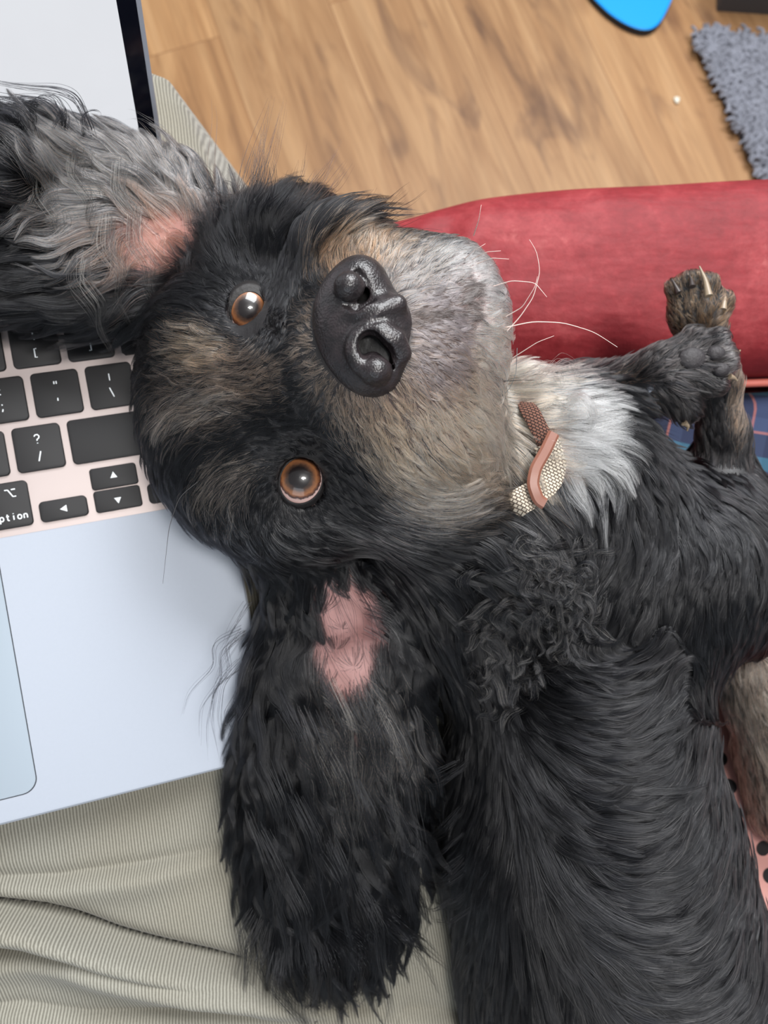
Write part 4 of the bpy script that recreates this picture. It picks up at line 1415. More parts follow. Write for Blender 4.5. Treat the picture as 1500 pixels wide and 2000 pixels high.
GD = {}
GD[HEAD] = [
    # forehead and skull: away from the nose, to the left
    (560, 740, -1, .05, 4, .12), (500, 760, -1, .05, 7, .15), (430, 740, -1, 0, 10, .2), (360, 700, -1, -.1, 11, .2), (310, 640, -.9, -.5, 13, .2),
    (400, 660, -.9, -.35, 10, .2), (450, 660, -.9, -.3, 7, .15), (380, 780, -1, .15, 13, .2), (320, 840, -.7, .6, 11, .2), (300, 900, -.4, .9, 13, .2),
    (430, 850, -1, .25, 9, .15), (520, 850, -1, .1, 5, .1), (460, 920, -.9, .5, 10, .15), (390, 950, -.6, .8, 15, .2), (340, 1000, -.2, 1, 18, .2),
    (430, 1010, -.2, 1, 15, .2), (510, 990, -.1, 1, 8, .12), (580, 1010, .7, .7, 7, .1), (500, 1060, .2, 1, 16, .2),
    # round the lower eye
    (540, 890, -.9, -.4, 2.5, .08), (535, 950, -.8, .6, 3, .08), (590, 995, .3, 1, 3, .08), (640, 960, .9, .5, 3, .08), (640, 900, .8, .2, 3, .1), (600, 880, -.3, -.9, 2.5, .08),
    (620, 1030, .95, .35, 9, .12), (700, 1040, 1, .25, 11, .14), (800, 1030, 1, .0, 13, .16), (900, 990, .9, -.15, 14, .18), (650, 1070, .8, .6, 16, .2), (760, 1075, .9, .4, 18, .2),
    # muzzle
    (620, 780, -.5, .8, 3, .1), (600, 700, -.9, .2, 2.5, .1), (600, 640, -.8, -.3, 3, .1), (660, 800, -.1, 1, 4, .12), (720, 810, .3, 1, 4.5, .12), (780, 780, .6, .9, 4, .12),
    (820, 720, .9, .6, 4, .12), (840, 660, 1, .2, 3.5, .12), (840, 590, 1, -.2, 3.5, .12), (800, 550, .8, -.7, 4.5, .14), (740, 520, .2, -1, 5, .15), (670, 520, -.3, -1, 5, .15),
    (610, 570, -.8, -.6, 4, .1), (850, 500, .7, -.8, 6, .18), (900, 560, .95, -.4, 5, .18), (940, 620, 1, 0, 5, .2), (950, 700, 1, .25, 5, .2), (920, 780, .9, .5, 5, .16),
    (870, 830, .6, .85, 6, .12), (800, 870, .45, .9, 6, .12), (730, 880, .4, .9, 6, .12), (680, 870, .2, 1, 4, .1), (850, 920, .7, .7, 8, .14), (780, 950, .8, .6, 8, .12),
    (700, 940, .8, .6, 7, .1), (940, 880, .8, .5, 9, .16), (960, 800, 1, .3, 8, .2),
    # upper eye and the tuft above it
    (480, 555, -.4, -.9, 4, .1), (530, 570, .3, -.9, 3, .1), (530, 640, .6, .5, 2.5, .1), (450, 620, -.9, .1, 3, .1), (490, 650, -.3, .8, 2.5, .1), (440, 560, -.8, -.6, 7, .15),
    (400, 520, -.7, -.7, 10, .3), (450, 480, -.2, -1, 24, .55), (520, 470, .2, -1, 28, .6), (580, 470, .6, -.8, 30, .5), (640, 470, .9, -.4, 26, .35), (560, 530, .3, -.95, 8, .2),
    (340, 570, -1, -.2, 22, .25), (290, 600, -1, .0, 26, .25)]
GD[EAR_A] = [
    (560, 1090, 0, 1, 16, .2), (500, 1100, -.3, 1, 24, .3), (500, 1150, -.05, 1, 30, .25), (500, 1250, -.1, 1, 36, .25), (470, 1350, .0, 1, 32, .25), (480, 1450, 0, 1, 34, .25),
    (550, 1300, .05, 1, 34, .2), (560, 1450, .15, 1, 36, .2), (540, 1600, .05, 1, 46, .25), (500, 1750, .0, 1, 54, .3), (560, 1800, .1, 1, 56, .3), (640, 1780, .1, 1, 54, .3),
    (640, 1160, .25, 1, 7, .1), (680, 1200, .1, 1, 3, .1), (680, 1300, .1, 1, 4, .1), (650, 1380, .3, 1, 18, .15), (700, 1380, .35, 1, 24, .15), (620, 1480, .35, 1, 34, .2), (640, 1600, .3, 1, 38, .2),
    (720, 1460, .4, 1, 30, .2), (740, 1150, .8, .7, 18, .2), (780, 1250, .55, .9, 26, .2), (800, 1400, .4, 1, 30, .2), (740, 1300, .35, 1, 14, .15), (760, 1550, .3, 1, 32, .25), (730, 1700, .45, 1, 46, .3), (800, 1650, .5, .9, 44, .3), (680, 1850, .2, 1, 54, .3), (520, 1880, -.05, 1, 54, .3)]
GD[EAR_B] = [
    (420, 420, -.4, -1, 14, .3), (390, 470, -.6, -.8, 6, .15), (330, 490, -.7, -.7, 4, .15), (300, 440, -.8, -.75, 14, .15), (340, 400, -.75, -.8, 18, .18), (380, 380, -.5, -.9, 18, .2),
    (260, 400, -.85, -.6, 22, .2), (220, 350, -.9, -.4, 24, .25), (160, 320, -.9, -.2, 26, .25), (200, 440, -.6, .5, 26, .25), (150, 470, -.6, .7, 26, .25), (240, 500, -.4, .8, 22, .2),
    (80, 320, -.8, -.6, 30, .35), (20, 300, -.6, -.9, 30, .4), (60, 400, -.9, .2, 30, .3), (300, 560, -.95, .25, 26, .25), (200, 580, -1, .1, 34, .25), (100, 560, -1, -.05, 36, .25), (0, 520, -1, -.1, 36, .25), (340, 600, -.9, .4, 28, .25), (260, 620, -.8, .6, 34, .3), (-80, 420, -1, 0, 30, .3)]
GD[BODY] = [
    # throat
    (860, 1080, .9, .45, 22, .25), (780, 1100, .8, .5, 18, .2), (950, 1050, .9, .3, 24, .3), (900, 1150, .6, .8, 26, .3), (960, 1000, .9, .15, 24, .3), (850, 1200, .4, .9, 26, .25), (930, 1250, .2, 1, 26, .3),
    (1010, 1080, .7, .7, 24, .4), (1060, 1160, .6, -.6, 22, .5), (1020, 1230, .9, .5, 24, .5), (1090, 1090, .5, .9, 22, .4), (980, 1320, .1, 1, 26, .3),
    (1000, 760, .8, .4, 14, .3), (1020, 830, .6, .8, 18, .3), (1000, 920, .6, .9, 20, .3), (1070, 780, 1, .1, 16, .5), (1100, 850, .9, .1, 20, .5), (1150, 900, .9, .35, 18, .4), (1100, 950, .3, 1, 18, .3), (1180, 820, 1, -.1, 16, .5), (1130, 800, .9, -.2, 18, .5),
    # upper chest and shoulder: fine sleek hair
    (1200, 980, -.3, 1, 13, .12), (1280, 960, .3, 1, 11, .1), (1340, 1020, -.1, 1, 11, .1), (1420, 1000, .4, .9, 11, .1), (1460, 1120, -.3, 1, 12, .1), (1300, 1120, -.5, .9, 13, .1),
    (1200, 1120, -.6, .85, 17, .14), (1150, 1220, -.7, .8, 22, .2), (1250, 1220, -.5, .9, 18, .14), (1340, 1220, -.2, 1, 16, .12), (1400, 1250, .2, 1, 16, .12), (1370, 1350, -.1, 1, 14, .12),
    # sweeping arcs
    (1060, 1290, 1, .45, 26, .15), (1150, 1340, 1, .15, 24, .15), (1230, 1310, .9, -.35, 20, .15), (1290, 1260, .5, -.85, 16, .15),
    (1000, 1350, .8, .5, 26, .2), (1060, 1420, 1, .3, 28, .14), (1160, 1450, 1, .05, 26, .14), (1260, 1410, .85, -.45, 22, .14), (1310, 1340, .4, -.9, 16, .12),
    (960, 1440, .5, .85, 28, .2), (1010, 1520, .75, .7, 30, .15), (1100, 1580, .9, .45, 30, .14), (1200, 1600, 1, .05, 26, .14), (1290, 1560, .8, -.5, 22, .14), (1360, 1480, .3, -.95, 16, .12),
    (1080, 1680, .75, .65, 30, .14), (1170, 1720, .95, .3, 28, .14), (1270, 1710, .95, -.25, 24, .14), (1360, 1640, .6, -.75, 18, .12), (1430, 1600, .3, -.95, 14, .12),
    (1180, 1830, .9, .4, 28, .14), (1280, 1850, 1, -.05, 26, .14), (1380, 1800, .75, -.6, 20, .12), (1450, 1720, .4, -.9, 14, .12), (1260, 1960, .9, .3, 26, .14), (1390, 1960, .85, -.4, 22, .12), (1480, 1900, .4, -.9, 14, .1),
    (950, 1520, .1, 1, 32, .25), (920, 1600, -.3, .95, 30, .3), (900, 1680, -.7, .65, 26, .3), (960, 1700, -.1, 1, 34, .25), (1000, 1640, .35, .95, 34, .18), (1020, 1780, .2, 1, 36, .2), (930, 1800, -.4, .9, 32, .3),
    (1080, 1850, .45, .9, 34, .18), (1000, 1930, .0, 1, 34, .25), (1100, 1980, .4, .9, 34, .2), (1170, 1930, .6, .8, 30, .16), (890, 1420, .1, 1, 26, .3)]
GD[RUFF] = GD[BODY]
GD[LEG_A] = [(1420, 960, .1, -1, 9, .12), (1410, 850, .05, -1, 8, .1), (1400, 750, -.1, -1, 8, .12), (1370, 660, -.2, -1, 6, .15), (1350, 590, -.2, -1, 3.5, .15), (1400, 580, .2, -1, 3.5, .15), (1320, 590, -.5, -.7, 4, .2), (1420, 630, .5, -.6, 4, .2)]
GD[LEG_B] = [(1050, 830, .9, -.3, 14, .2), (1150, 780, 1, -.2, 10, .15), (1230, 740, 1, -.3, 8, .12), (1210, 820, .9, .4, 14, .3), (1290, 720, .9, -.3, 6, .12), (1340, 680, .8, -.6, 6, .2), (1400, 680, .8, -.2, 6, .2), (1360, 760, .8, .4, 7, .2), (1300, 790, .5, .8, 12, .35), (1330, 830, .2, 1, 10, .4)]
GD[LEG_C] = [(1450, 1300, .2, 1, 10, .15), (1480, 1400, .4, 1, 12, .15), (1560, 1400, .4, .9, 12, .15)]

tri = np.concatenate([BF[:, [0, 1, 2]], BF[:, [0, 2, 3]]])
ta, tb, tcv = BV[tri[:, 0]], BV[tri[:, 1]], BV[tri[:, 2]]
TN = np.cross(tb - ta, tcv - ta); TA = np.linalg.norm(TN, axis=1) / 2
TN = TN / (2 * TA[:, None] + 1e-9)
TC = (ta + tb + tcv) / 3
TREG = breg[tri[:, 0]]
GRADT = grad(TC, 1.5)
VIEW = (GRADT * (-TC / np.linalg.norm(TC, axis=1, keepdims=True))).sum(1)     # 1 = faces the camera
TPX = TC[:, 0] / TC[:, 2] * F + 750; TPY = TC[:, 1] / TC[:, 2] * F + 1000


def fur(name, regs, density, clump_n, clump, hj=.07, cpow=1.0, wave=0.0, rad=0.055, len_mul=1.0, K=9, mask=None, curl=0.0, jitter=0.12, mat=None, colfn=None, len_rand=0.35, extra_lift=0.0, wave_len=14.0, tip=0.15):
    sel = np.isin(TREG, regs)
    w = TA * sel * np.clip(0.30 + (VIEW + 0.35) * 1.6, 0.12, 1.0)
    w *= (TPX > -160) & (TPX < 1700) & (TPY > -40)
    if mask is not None: w = w * mask(TPX, TPY, TC[:, 2])
    n = int(density * w.sum() / 100)          # density is per square centimetre
    if n < 10: return None
    t = rng.choice(len(w), n, p=w / w.sum())
    u, v = rng.random(n), rng.random(n); f = u + v > 1; u[f] = 1 - u[f]; v[f] = 1 - v[f]
    root = ta[t] + u[:, None] * (tb[t] - ta[t]) + v[:, None] * (tcv[t] - ta[t])
    reg = TREG[t]
    px = root[:, 0] / root[:, 2] * F + 750; py = root[:, 1] / root[:, 2] * F + 1000
    col = coat(px, py, reg, n) if colfn is None else colfn(px, py, n)
    # clump centres
    from mathutils.kdtree import KDTree
    nc = max(4, n // clump_n)
    cidx = rng.choice(n, nc, replace=False)
    kd = KDTree(nc)
    for i, c in enumerate(cidx): kd.insert(root[c], i)
    kd.balance()
    par = np.array([kd.find(p)[1] for p in root])
    F_ = {r: flow_field(GD[r]) for r in regs}
    # clump-level character
    cl_len = 1 + len_rand * rng.normal(0, .6, nc); cl_ph = rng.random(nc) * 6.28; cl_ang = rng.normal(0, jitter, nc); cl_wave = rng.random(nc)
    cl_lift = np.abs(rng.normal(0, .9, nc))
    L0 = np.zeros(n); LF = np.zeros(n)
    for r in regs:
        m = reg == r
        q = look(F_[r], px[m], py[m]); L0[m] = q[:, 2]; LF[m] = q[:, 3]
    Ls = L0 * len_mul * np.clip(cl_len[par], .45, 1.7) * (1 - len_rand * rng.random(n))
    lift = (LF + extra_lift) * (0.6 + 0.5 * cl_lift[par] + 0.4 * rng.random(n))
    ang = cl_ang[par] + rng.normal(0, hj, n)
    pts = np.zeros((n, K, 3)); pos = root - 0.3 * grad(root, 1.5); pts[:, 0] = pos
    step = Ls / (K - 1)
    prev = None
    for k in range(1, K):
        tt = k / (K - 1)
        x = pos[:, 0] / pos[:, 2] * F + 750; y = pos[:, 1] / pos[:, 2] * F + 1000
        d2 = np.zeros((n, 2))
        for r in regs:
            m = reg == r
            d2[m] = look(F_[r], x[m], y[m])[:, :2]
        d2 /= np.linalg.norm(d2, axis=1, keepdims=True) + 1e-6
        ph = cl_ph[par] + tt * Ls / wave_len * 6.28
        aa = ang * (0.5 + tt) + wave * (0.4 + cl_wave[par]) * np.sin(ph) + curl * (cl_wave[par] - .5) * 2 * tt * 3
        ca, sa = np.cos(aa), np.sin(aa)
        d = np.stack([d2[:, 0] * ca - d2[:, 1] * sa, d2[:, 0] * sa + d2[:, 1] * ca, np.full(n, 0.12)], 1)
        g = grad(pos); s = sample(FIELD, pos)
        near = np.clip((22 - s) / 12, 0, 1)[:, None]
        dt = d - g * (d * g).sum(1, keepdims=True) * near
        ln = np.linalg.norm(dt, axis=1, keepdims=True)
        dt = dt / (ln + 0.08)
        tgt = lift * Ls * math.sin(min(1, tt * 1.15) * 1.75) * 0.75 + wave * 1.2 * np.sin(ph * 1.3 + 1) * tt + .15
        corr = np.clip(tgt - s, -1.0, 1.5) * (0.55 if k > 1 else 0.9)
        corr = np.where(s > 14, np.maximum(corr, -0.15), corr)
        new = pos + dt * step[:, None] + g * (corr * np.clip(step * 1.2, 0, 1))[:, None]
        if prev is not None: new = pos + 0.72 * (new - pos) + 0.28 * prev
        # keep clear of the laptop, its screen and the trousers
        zl = plane_z(new[:, 0], new[:, 1])
        lc = (new - LT) @ LR
        onl = (lc[:, 0] < LX1 + 2) & (lc[:, 1] < LY1 + 2)
        zmax = np.where(onl, zl - 1.2, zl + 13)
        new[:, 2] = np.minimum(new[:, 2], zmax + np.where(new[:, 0] > 60, 60, 0))
        ds = new @ LIDN - LIDD
        push = np.where((lc[:, 0] < LX1 + 3) & (lc[:, 1] < 5), np.maximum(0, 1.2 - ds), 0)
        new += LIDN * push[:, None]
        prev = new - pos
        pos = new; pts[:, k] = pos
    # draw strands together into locks
    tk = np.linspace(0, 1, K)[None, :, None]
    cp = pts[cidx][par]
    c = (clump * (0.6 + 0.6 * rng.random(n)))[:, None, None].clip(0, .95) * tk ** cpow
    rl = (Ls / (Ls[cidx][par] + 1e-6)).clip(.5, 1.2)[:, None, None]
    target = cp + (pts[:, :1] - cp[:, :1]) * (1 - tk) ** 1.0
    pts = pts * (1 - c) + target * c
    rr = rad * (0.75 + 0.5 * rng.random((n, 1))) * (1 - (1 - tip) * np.linspace(0, 1, K)[None] ** 1.6)
    return make_curves(name, pts, rr * 0.001, np.c_[col, np.ones(n)], mat or M_HAIR, body), n


M_HAIR = hair_mat('dog_hair', 0.25)
M_HAIR_SLEEK = hair_mat('sleek_dog_hair', 0.21, 1.44)
tot = 0


def eyemask(px, py, z):
    m = np.ones(px.shape)
    for e in EYES:
        ax, ay, ang = e['ax']
        m = m * (blob(px, py, e['open_c'][0], e['open_c'][1], ax * 1.05, ay * 1.05, ang, .05) < .5)
    return m


def nosemask(px, py, z):
    return (blob(px, py, 702, 648, 88, 118, -17, .05) < .5) & (blob(px, py, 765, 630, 34, 50, 0, .05) < .5)


def collarmask(px, py, z):
    return 1 - np.maximum(blob(px, py, 1066, 880, 30, 60, -22, .3), blob(px, py, 1035, 965, 50, 26, -30, .3)) * .93


def pinkmask(px, py, z):
    return np.where((z < 300), 1 - 0.93 * blob(px, py, 676, 1240, 66, 122, 4, .4), 1)


def pinkmask2(px, py, z):
    return 1 - 0.86 * blob(px, py, 345, 502, 112, 80, 15, .5)


DQ = 1.0
res = [fur('face_fur', [HEAD], 950 * DQ, 26, .70, wave=0.10, rad=0.050, K=7, mask=lambda a, b, z: eyemask(a, b, z) * nosemask(a, b, z), jitter=.18, hj=.10, cpow=.9),
       fur('body_fur', [BODY, RUFF], 560 * DQ, 44, .84, len_mul=1.15, wave=0.16, rad=0.060, K=9, jitter=.14, mask=collarmask, hj=.05, cpow=.75, mat=M_HAIR_SLEEK),
       fur('ear_fur', [EAR_A], 640 * DQ, 110, .96, wave=0.40, rad=0.060, K=13, mask=pinkmask, jitter=.20, wave_len=22, hj=.03, cpow=.5, mat=M_HAIR_SLEEK),
       fur('ear_fur', [EAR_B], 560 * DQ, 80, .93, wave=0.32, rad=0.058, K=12, mask=pinkmask2, jitter=.20, wave_len=20, hj=.04, cpow=.6, mat=M_HAIR_SLEEK),
       fur('leg_fur', [LEG_A, LEG_B, LEG_C], 700 * DQ, 24, .8, wave=0.10, rad=0.055, K=7, jitter=.2)]
for r in res: print(r[0].name, r[1])


# ---- thick curly tufts on the throat and chest
def curlmask(px, py, z):
    return np.maximum(blob(px, py, 1050, 1150, 105, 120, 20, .5), 0.8 * blob(px, py, 1000, 1290, 60, 70, 0, .5)) * (z < 300)


def curlcol(px, py, n):
    q = rng.random((n, 1))
    return np.where(q < .26, np.array([.26, .22, .18]), BLK * 1.5) * (0.7 + .6 * rng.random((n, 1)))


fur('chest_curls', [BODY], 380, 45, .94, cpow=.45, hj=.05, colfn=curlcol, wave=1.3, rad=0.070, K=12, mask=curlmask, jitter=1.1, curl=.7, wave_len=15, extra_lift=.30, len_mul=1.05)


def surf(px, py, z0=190.0, z1=345.0):
    """depth of the dog's skin on this sight line"""
    zz = np.arange(z0, z1, 0.7)
    pts = np.stack([(px - 750) / F * zz, (py - 1000) / F * zz, zz], 1)
    s = sample(FIELD, pts)
    k = np.nonzero(s < 0)[0]
    return zz[k[0]] if len(k) else None


# ---- hand laid locks and loose hairs: picture points of the lock, height above the skin or fixed depth
def locks(name, items, mat=None, parent=None):
    P_, R_, C_ = [], [], []
    K = 16
    for pts, z, cnt, spread, col, rad in items:
        a = np.array(pts, float)
        d = np.r_[0, np.cumsum(np.hypot(*np.diff(a, axis=0).T))]; t = np.linspace(0, d[-1], K)
        # Catmull style smoothing by dense interpolation and averaging
        tt = np.linspace(0, d[-1], 120); X = np.interp(tt, d, a[:, 0]); Y = np.interp(tt, d, a[:, 1])
        for _ in range(60): X[1:-1] = (X[:-2] + X[2:] + 2 * X[1:-1]) / 4; Y[1:-1] = (Y[:-2] + Y[2:] + 2 * Y[1:-1]) / 4
        X = np.interp(t, tt, X); Y = np.interp(t, tt, Y)
        z = np.interp(np.linspace(0, 1, K), np.linspace(0, 1, len(z)), z) if isinstance(z, (list, tuple)) else np.full(K, float(z))
        for _ in range(cnt):
            u = np.linspace(0, 1, K)
            ox, oy, oz = rng.normal(0, 1, 3) * spread
            ph = rng.random() * 6.28
            prof = (1 - u) * 1.0 + 0.35 * u + 0.9 * np.sin(u * math.pi) * .5
            wob = spread * .35 * np.sin(u * 5 + ph)
            sc = 1 if cnt < 2 else 0.8 + 0.25 * rng.random()
            uu = u * sc
            Xi = np.interp(uu, u, X); Yi = np.interp(uu, u, Y); Zi = np.interp(uu, u, z)
            px_ = Xi + ox * prof + wob; py_ = Yi + oy * prof + wob * .6; zi = Zi + oz * .18 * prof
            P_.append(np.stack([(px_ - 750) / F * zi, (py_ - 1000) / F * zi, zi], 1))
            R_.append(rad * (0.8 + .4 * rng.random()) * (1 - .85 * u ** 1.7) * 0.001)
            C_.append(np.r_[np.array(col) * (0.8 + .4 * rng.random()), 1])
    return make_curves(name, np.array(P_), np.array(R_), np.array(C_), mat or M_HAIR, parent or body)


def jit(items, n, dx, dy, bend=10):
    out = []
    for pts, z, cnt, sp, col, rad in items:
        for _ in range(n):
            o = rng.normal(0, 1, 2) * [dx, dy]; s = 0.8 + .4 * rng.random(); a = rng.normal(0, .12)
            p = np.array(pts, float); c = p[0]; q = (p - c) * s
            q = np.stack([q[:, 0] * math.cos(a) - q[:, 1] * math.sin(a), q[:, 0] * math.sin(a) + q[:, 1] * math.cos(a)], 1) + c + o
            q[1:-1] += rng.normal(0, bend, (len(q) - 2, 2)) * .3
            out.append((q.tolist(), z, cnt, sp, col, rad))
    return out


K0 = tuple(BLK * 1.3); KG = (.06, .055, .055); KT = (.35, .27, .2)
# curls along the edge of the upper ear, over the screen
e1 = [([(180, 262), (165, 225), (150, 190), (110, 175), (60, 172), (10, 165), (-40, 150)], [255, 243, 238, 238], 16, 5, K0, .08),
      ([(130, 260), (120, 220), (90, 195), (40, 190), (-20, 200)], [254, 242, 240, 240], 14, 5, K0, .08),
      ([(120, 262), (128, 225), (108, 190), (80, 187), (55, 205)], [254, 242, 240, 242], 10, 4, K0, .08),
      ([(60, 262), (62, 232), (30, 205), (-20, 190), (-60, 180)], [252, 240, 238, 238], 16, 6, K0, .08),
      ([(20, 262), (40, 235), (20, 212), (-20, 215), (-60, 230)], [251, 240, 240, 240], 12, 5, K0, .08),
      ([(165, 265), (160, 232), (168, 218), (185, 214), (199, 220), (198, 230)], [256, 246, 242, 240], 8, 1.8, K0, .075),
      ([(60, 262), (20, 250), (-40, 246)], [250, 244, 242], 16, 5, K0, .08),
      ([(100, 262), (112, 236), (128, 220), (126, 250)], [252, 246, 246, 250], 8, 3, K0, .075)]
e1 += jit([([(230, 285), (200, 250), (175, 232), (160, 240)], [258, 248, 246, 248], 2, 3, KG, .06), ([(330, 300), (290, 262), (250, 240), (225, 240)], [260, 252, 250, 250], 2, 3, KG, .06),
           ([(390, 345), (370, 315), (345, 300)], [262, 258, 258], 2, 3, KG, .06)], 5, 18, 6)
# wavy dark locks over the grey inside of the upper ear
for x0, y0 in ((150, 290), (235, 320), (265, 420), (205, 440), (90, 330), (170, 500)):
    for q in range(3):
        o = rng.normal(0, 10, 2)
        e1.append(([(x0 + o[0], y0 + o[1]), (x0 - 6 + o[0], y0 + 50), (x0 + 32 + o[0], y0 + 95), (x0 + 22, y0 + 140), (x0 + 50, y0 + 190)], [252, 249, 250, 254, 258], 10, 7, (.02, .018, .017) if q else (.22, .2, .17), .052))
locks('ear_fur', e1, M_HAIR_SLEEK)
# wisps standing up from the head above the upper eye
e2 = jit([([(500, 470), (485, 400), (500, 340), (515, 260), (520, 225)], [248, 238, 232, 228], 3, 6, (.05, .045, .045), .085),
          ([(520, 470), (520, 400), (545, 360), (545, 310)], [248, 238, 232, 230], 4, 5, K0, .085),
          ([(560, 470), (580, 410), (620, 370), (655, 310)], [246, 236, 230, 228], 3, 5, KG, .08),
          ([(600, 480), (650, 445), (700, 432), (750, 395), (768, 378)], [246, 236, 230, 228], 4, 5, K0, .085),
          ([(470, 480), (450, 420), (460, 390), (445, 372), (428, 372), (432, 390)], [252, 246, 242, 242], 6, 3, K0, .08),
          ([(580, 475), (610, 430), (640, 400), (665, 400)], [246, 238, 234, 232], 4, 6, K0, .085),
          ([(640, 480), (690, 455), (740, 440), (790, 430)], [244, 236, 232, 230], 3, 5, K0, .085),
          ([(440, 470), (420, 420), (400, 380), (420, 350)], [256, 250, 246, 244], 3, 6, KG, .05)], 16, 26, 8)
locks('head_tuft', e2)
# lower ear: long loose locks at the left edge and ragged ends
e3 = jit([([(480, 1230), (430, 1270), (445, 1310), (400, 1370), (402, 1440)], [270, 268, 268, 272, 276], 5, 3, K0, .055),
          ([(470, 1280), (425, 1320), (405, 1400), (415, 1480)], [272, 270, 270, 276], 4, 3, K0, .055),
          ([(480, 1330), (450, 1390), (470, 1430), (440, 1480)], [274, 272, 274, 278], 5, 3, K0, .055),
          ([(480, 1200), (440, 1260), (425, 1300)], [270, 268, 270], 4, 3, K0, .05)], 3, 10, 16)
e3 += jit([([(510, 1800), (490, 1850), (492, 1900), (484, 1950)], [280, 278, 284, 290], 18, 6, K0, .06),
           ([(540, 1840), (530, 1900), (560, 1950), (600, 1985)], [282, 276, 284, 292], 22, 7, K0, .06),
           ([(600, 1850), (610, 1910), (600, 1960), (625, 1990)], [282, 276, 284, 292], 22, 7, K0, .06),
           ([(660, 1830), (700, 1870), (700, 1920), (670, 1940)], [282, 276, 284, 292], 18, 7, K0, .06),
           ([(720, 1780), (770, 1820), (800, 1860), (828, 1900)], [282, 276, 284, 292], 16, 6, K0, .06),
           ([(760, 1700), (800, 1760), (812, 1800), (800, 1840)], [286, 282, 288, 294], 9, 4, K0, .06)], 5, 24, 16)
# sinuous locks with pale strands down the middle of the lower ear
for x0, y0, c in ((640, 1330, KT), (690, 1330, KG), (720, 1380, KT), (600, 1400, KG), (760, 1420, KG), (640, 1450, (.2, .16, .12)), (560, 1360, K0), (520, 1500, K0), (580, 1560, K0), (700, 1520, K0), (760, 1580, K0), (500, 1620, K0), (640, 1650, K0), (560, 1700, K0), (700, 1720, K0)):
    for q in range(3):
        o = rng.normal(0, 12, 2); s = 0.8 + .5 * rng.random(); zb = 265 + (y0 - 1330) * .022
        e3.append(([(x0 + o[0], y0 + o[1]), (x0 + o[0] + 34 * s, y0 + 70 * s), (x0 + 34 * s, y0 + 130 * s), (x0 + 52 * s, y0 + 200 * s), (x0 + 38 * s, y0 + 260 * s)], [zb, zb - 5, zb - 4, zb - 2, zb], 11, 7.5, c if q == 0 else K0, .055))
# dark hairs crossing the pink skin
e3 += jit([([(640, 1120), (660, 1180), (690, 1250), (700, 1330)], [268, 266, 266, 268], 2, 3, K0, .05), ([(620, 1130), (615, 1220), (640, 1300), (680, 1360)], [268, 266, 266, 268], 3, 4, K0, .05),
           ([(690, 1140), (720, 1190), (740, 1260), (745, 1330)], [268, 265, 265, 268], 3, 4, K0, .05)], 7, 14, 10)
locks('ear_fur', e3, M_HAIR_SLEEK)
# bright curl and long white hairs of the ruff
e4 = [([(1112, 786), (1130, 773), (1150, 785), (1160, 812), (1150, 850)], [248, 244, 242, 244, 250], 70, 5, (.88, .84, .80), .06),
      ([(1130, 900), (1180, 890), (1230, 900)], [252, 248, 252], 10, 10, (.8, .77, .74), .05)]
e4 += jit([([(1080, 850), (1130, 860), (1185, 870), (1225, 885)], [250, 242, 244, 252], 10, 7, (.86, .82, .78), .055),
           ([(1070, 900), (1120, 905), (1170, 915), (1200, 930)], [250, 243, 246, 254], 8, 7, (.86, .82, .78), .055),
           ([(1090, 800), (1140, 790), (1190, 800), (1215, 830)], [250, 242, 246, 256], 6, 6, (.8, .75, .7), .055),
           ([(1030, 740), (1080, 720), (1100, 740), (1095, 770)], [250, 246, 248, 252], 6, 6, (.7, .58, .48), .055)], 6, 22, 16)
e4 += jit([([(1000, 900), (960, 940), (1010, 930), (1060, 900)], [258, 254, 252, 252], 3, 5, (.25, .23, .2), .055), ([(960, 1010), (1010, 1030), (1080, 1010), (1120, 980)], [262, 256, 254, 256], 3, 5, (.22, .21, .2), .055)], 4, 14, 10)
e4 += jit([([(1078, 846), (1045, 876), (1005, 925), (965, 955)], [257, 249, 248, 252], 9, 6, K0, .06), ([(1072, 852), (1035, 890), (1000, 945), (985, 975)], [257, 249, 248, 252], 5, 6, (.3, .27, .22), .055),
           ([(1040, 790), (1045, 830), (1035, 860)], [256, 250, 252], 6, 6, (.5, .36, .26), .055), ([(1090, 960), (1060, 975), (1020, 990), (980, 1010)], [262, 252, 252, 256], 6, 6, K0, .06)], 4, 10, 8)
locks('ruff_fur', e4)
# gap between ear and flank: curved strands
e5 = jit([([(900, 1600), (870, 1640), (840, 1650), (822, 1620)], [276, 276, 284, 292], 8, 4, K0, .06), ([(910, 1680), (870, 1710), (840, 1700), (820, 1670)], [278, 278, 286, 294], 8, 4, K0, .06),
          ([(910, 1750), (880, 1780), (850, 1775), (830, 1740)], [280, 280, 286, 296], 8, 4, K0, .06), ([(900, 1500), (870, 1530), (835, 1530), (810, 1500)], [276, 276, 280, 286], 10, 4, K0, .06),
          ([(940, 1860), (910, 1900), (900, 1930)], [284, 286, 292], 10, 5, K0, .06), ([(960, 1920), (930, 1960), (925, 2010)], [284, 286, 292], 10, 5, K0, .06)], 4, 12, 18)
locks('body_fur', e5)

# ---- whiskers
M_WH = simple_mat('pale_whisker', srgb(236, 214, 205), 0.4)
M_WHD = simple_mat('dark_whisker', srgb(24, 22, 24), 0.4)


def whisk(pts, dz, mat, r=0.16):
    a = smooth_path(pts, 22); z0 = surf(*pts[0]) or 240
    mb = MB(); path = []
    for i, (x, y) in enumerate(a):
        u = i / 21; path.append(P(x, y, z0 + 0.3 - dz * math.sin(u * 1.6) ))
    mb.tube(path, np.linspace(r, r * .28, 22), 6)
    mb.build('whisker', mat, dog)


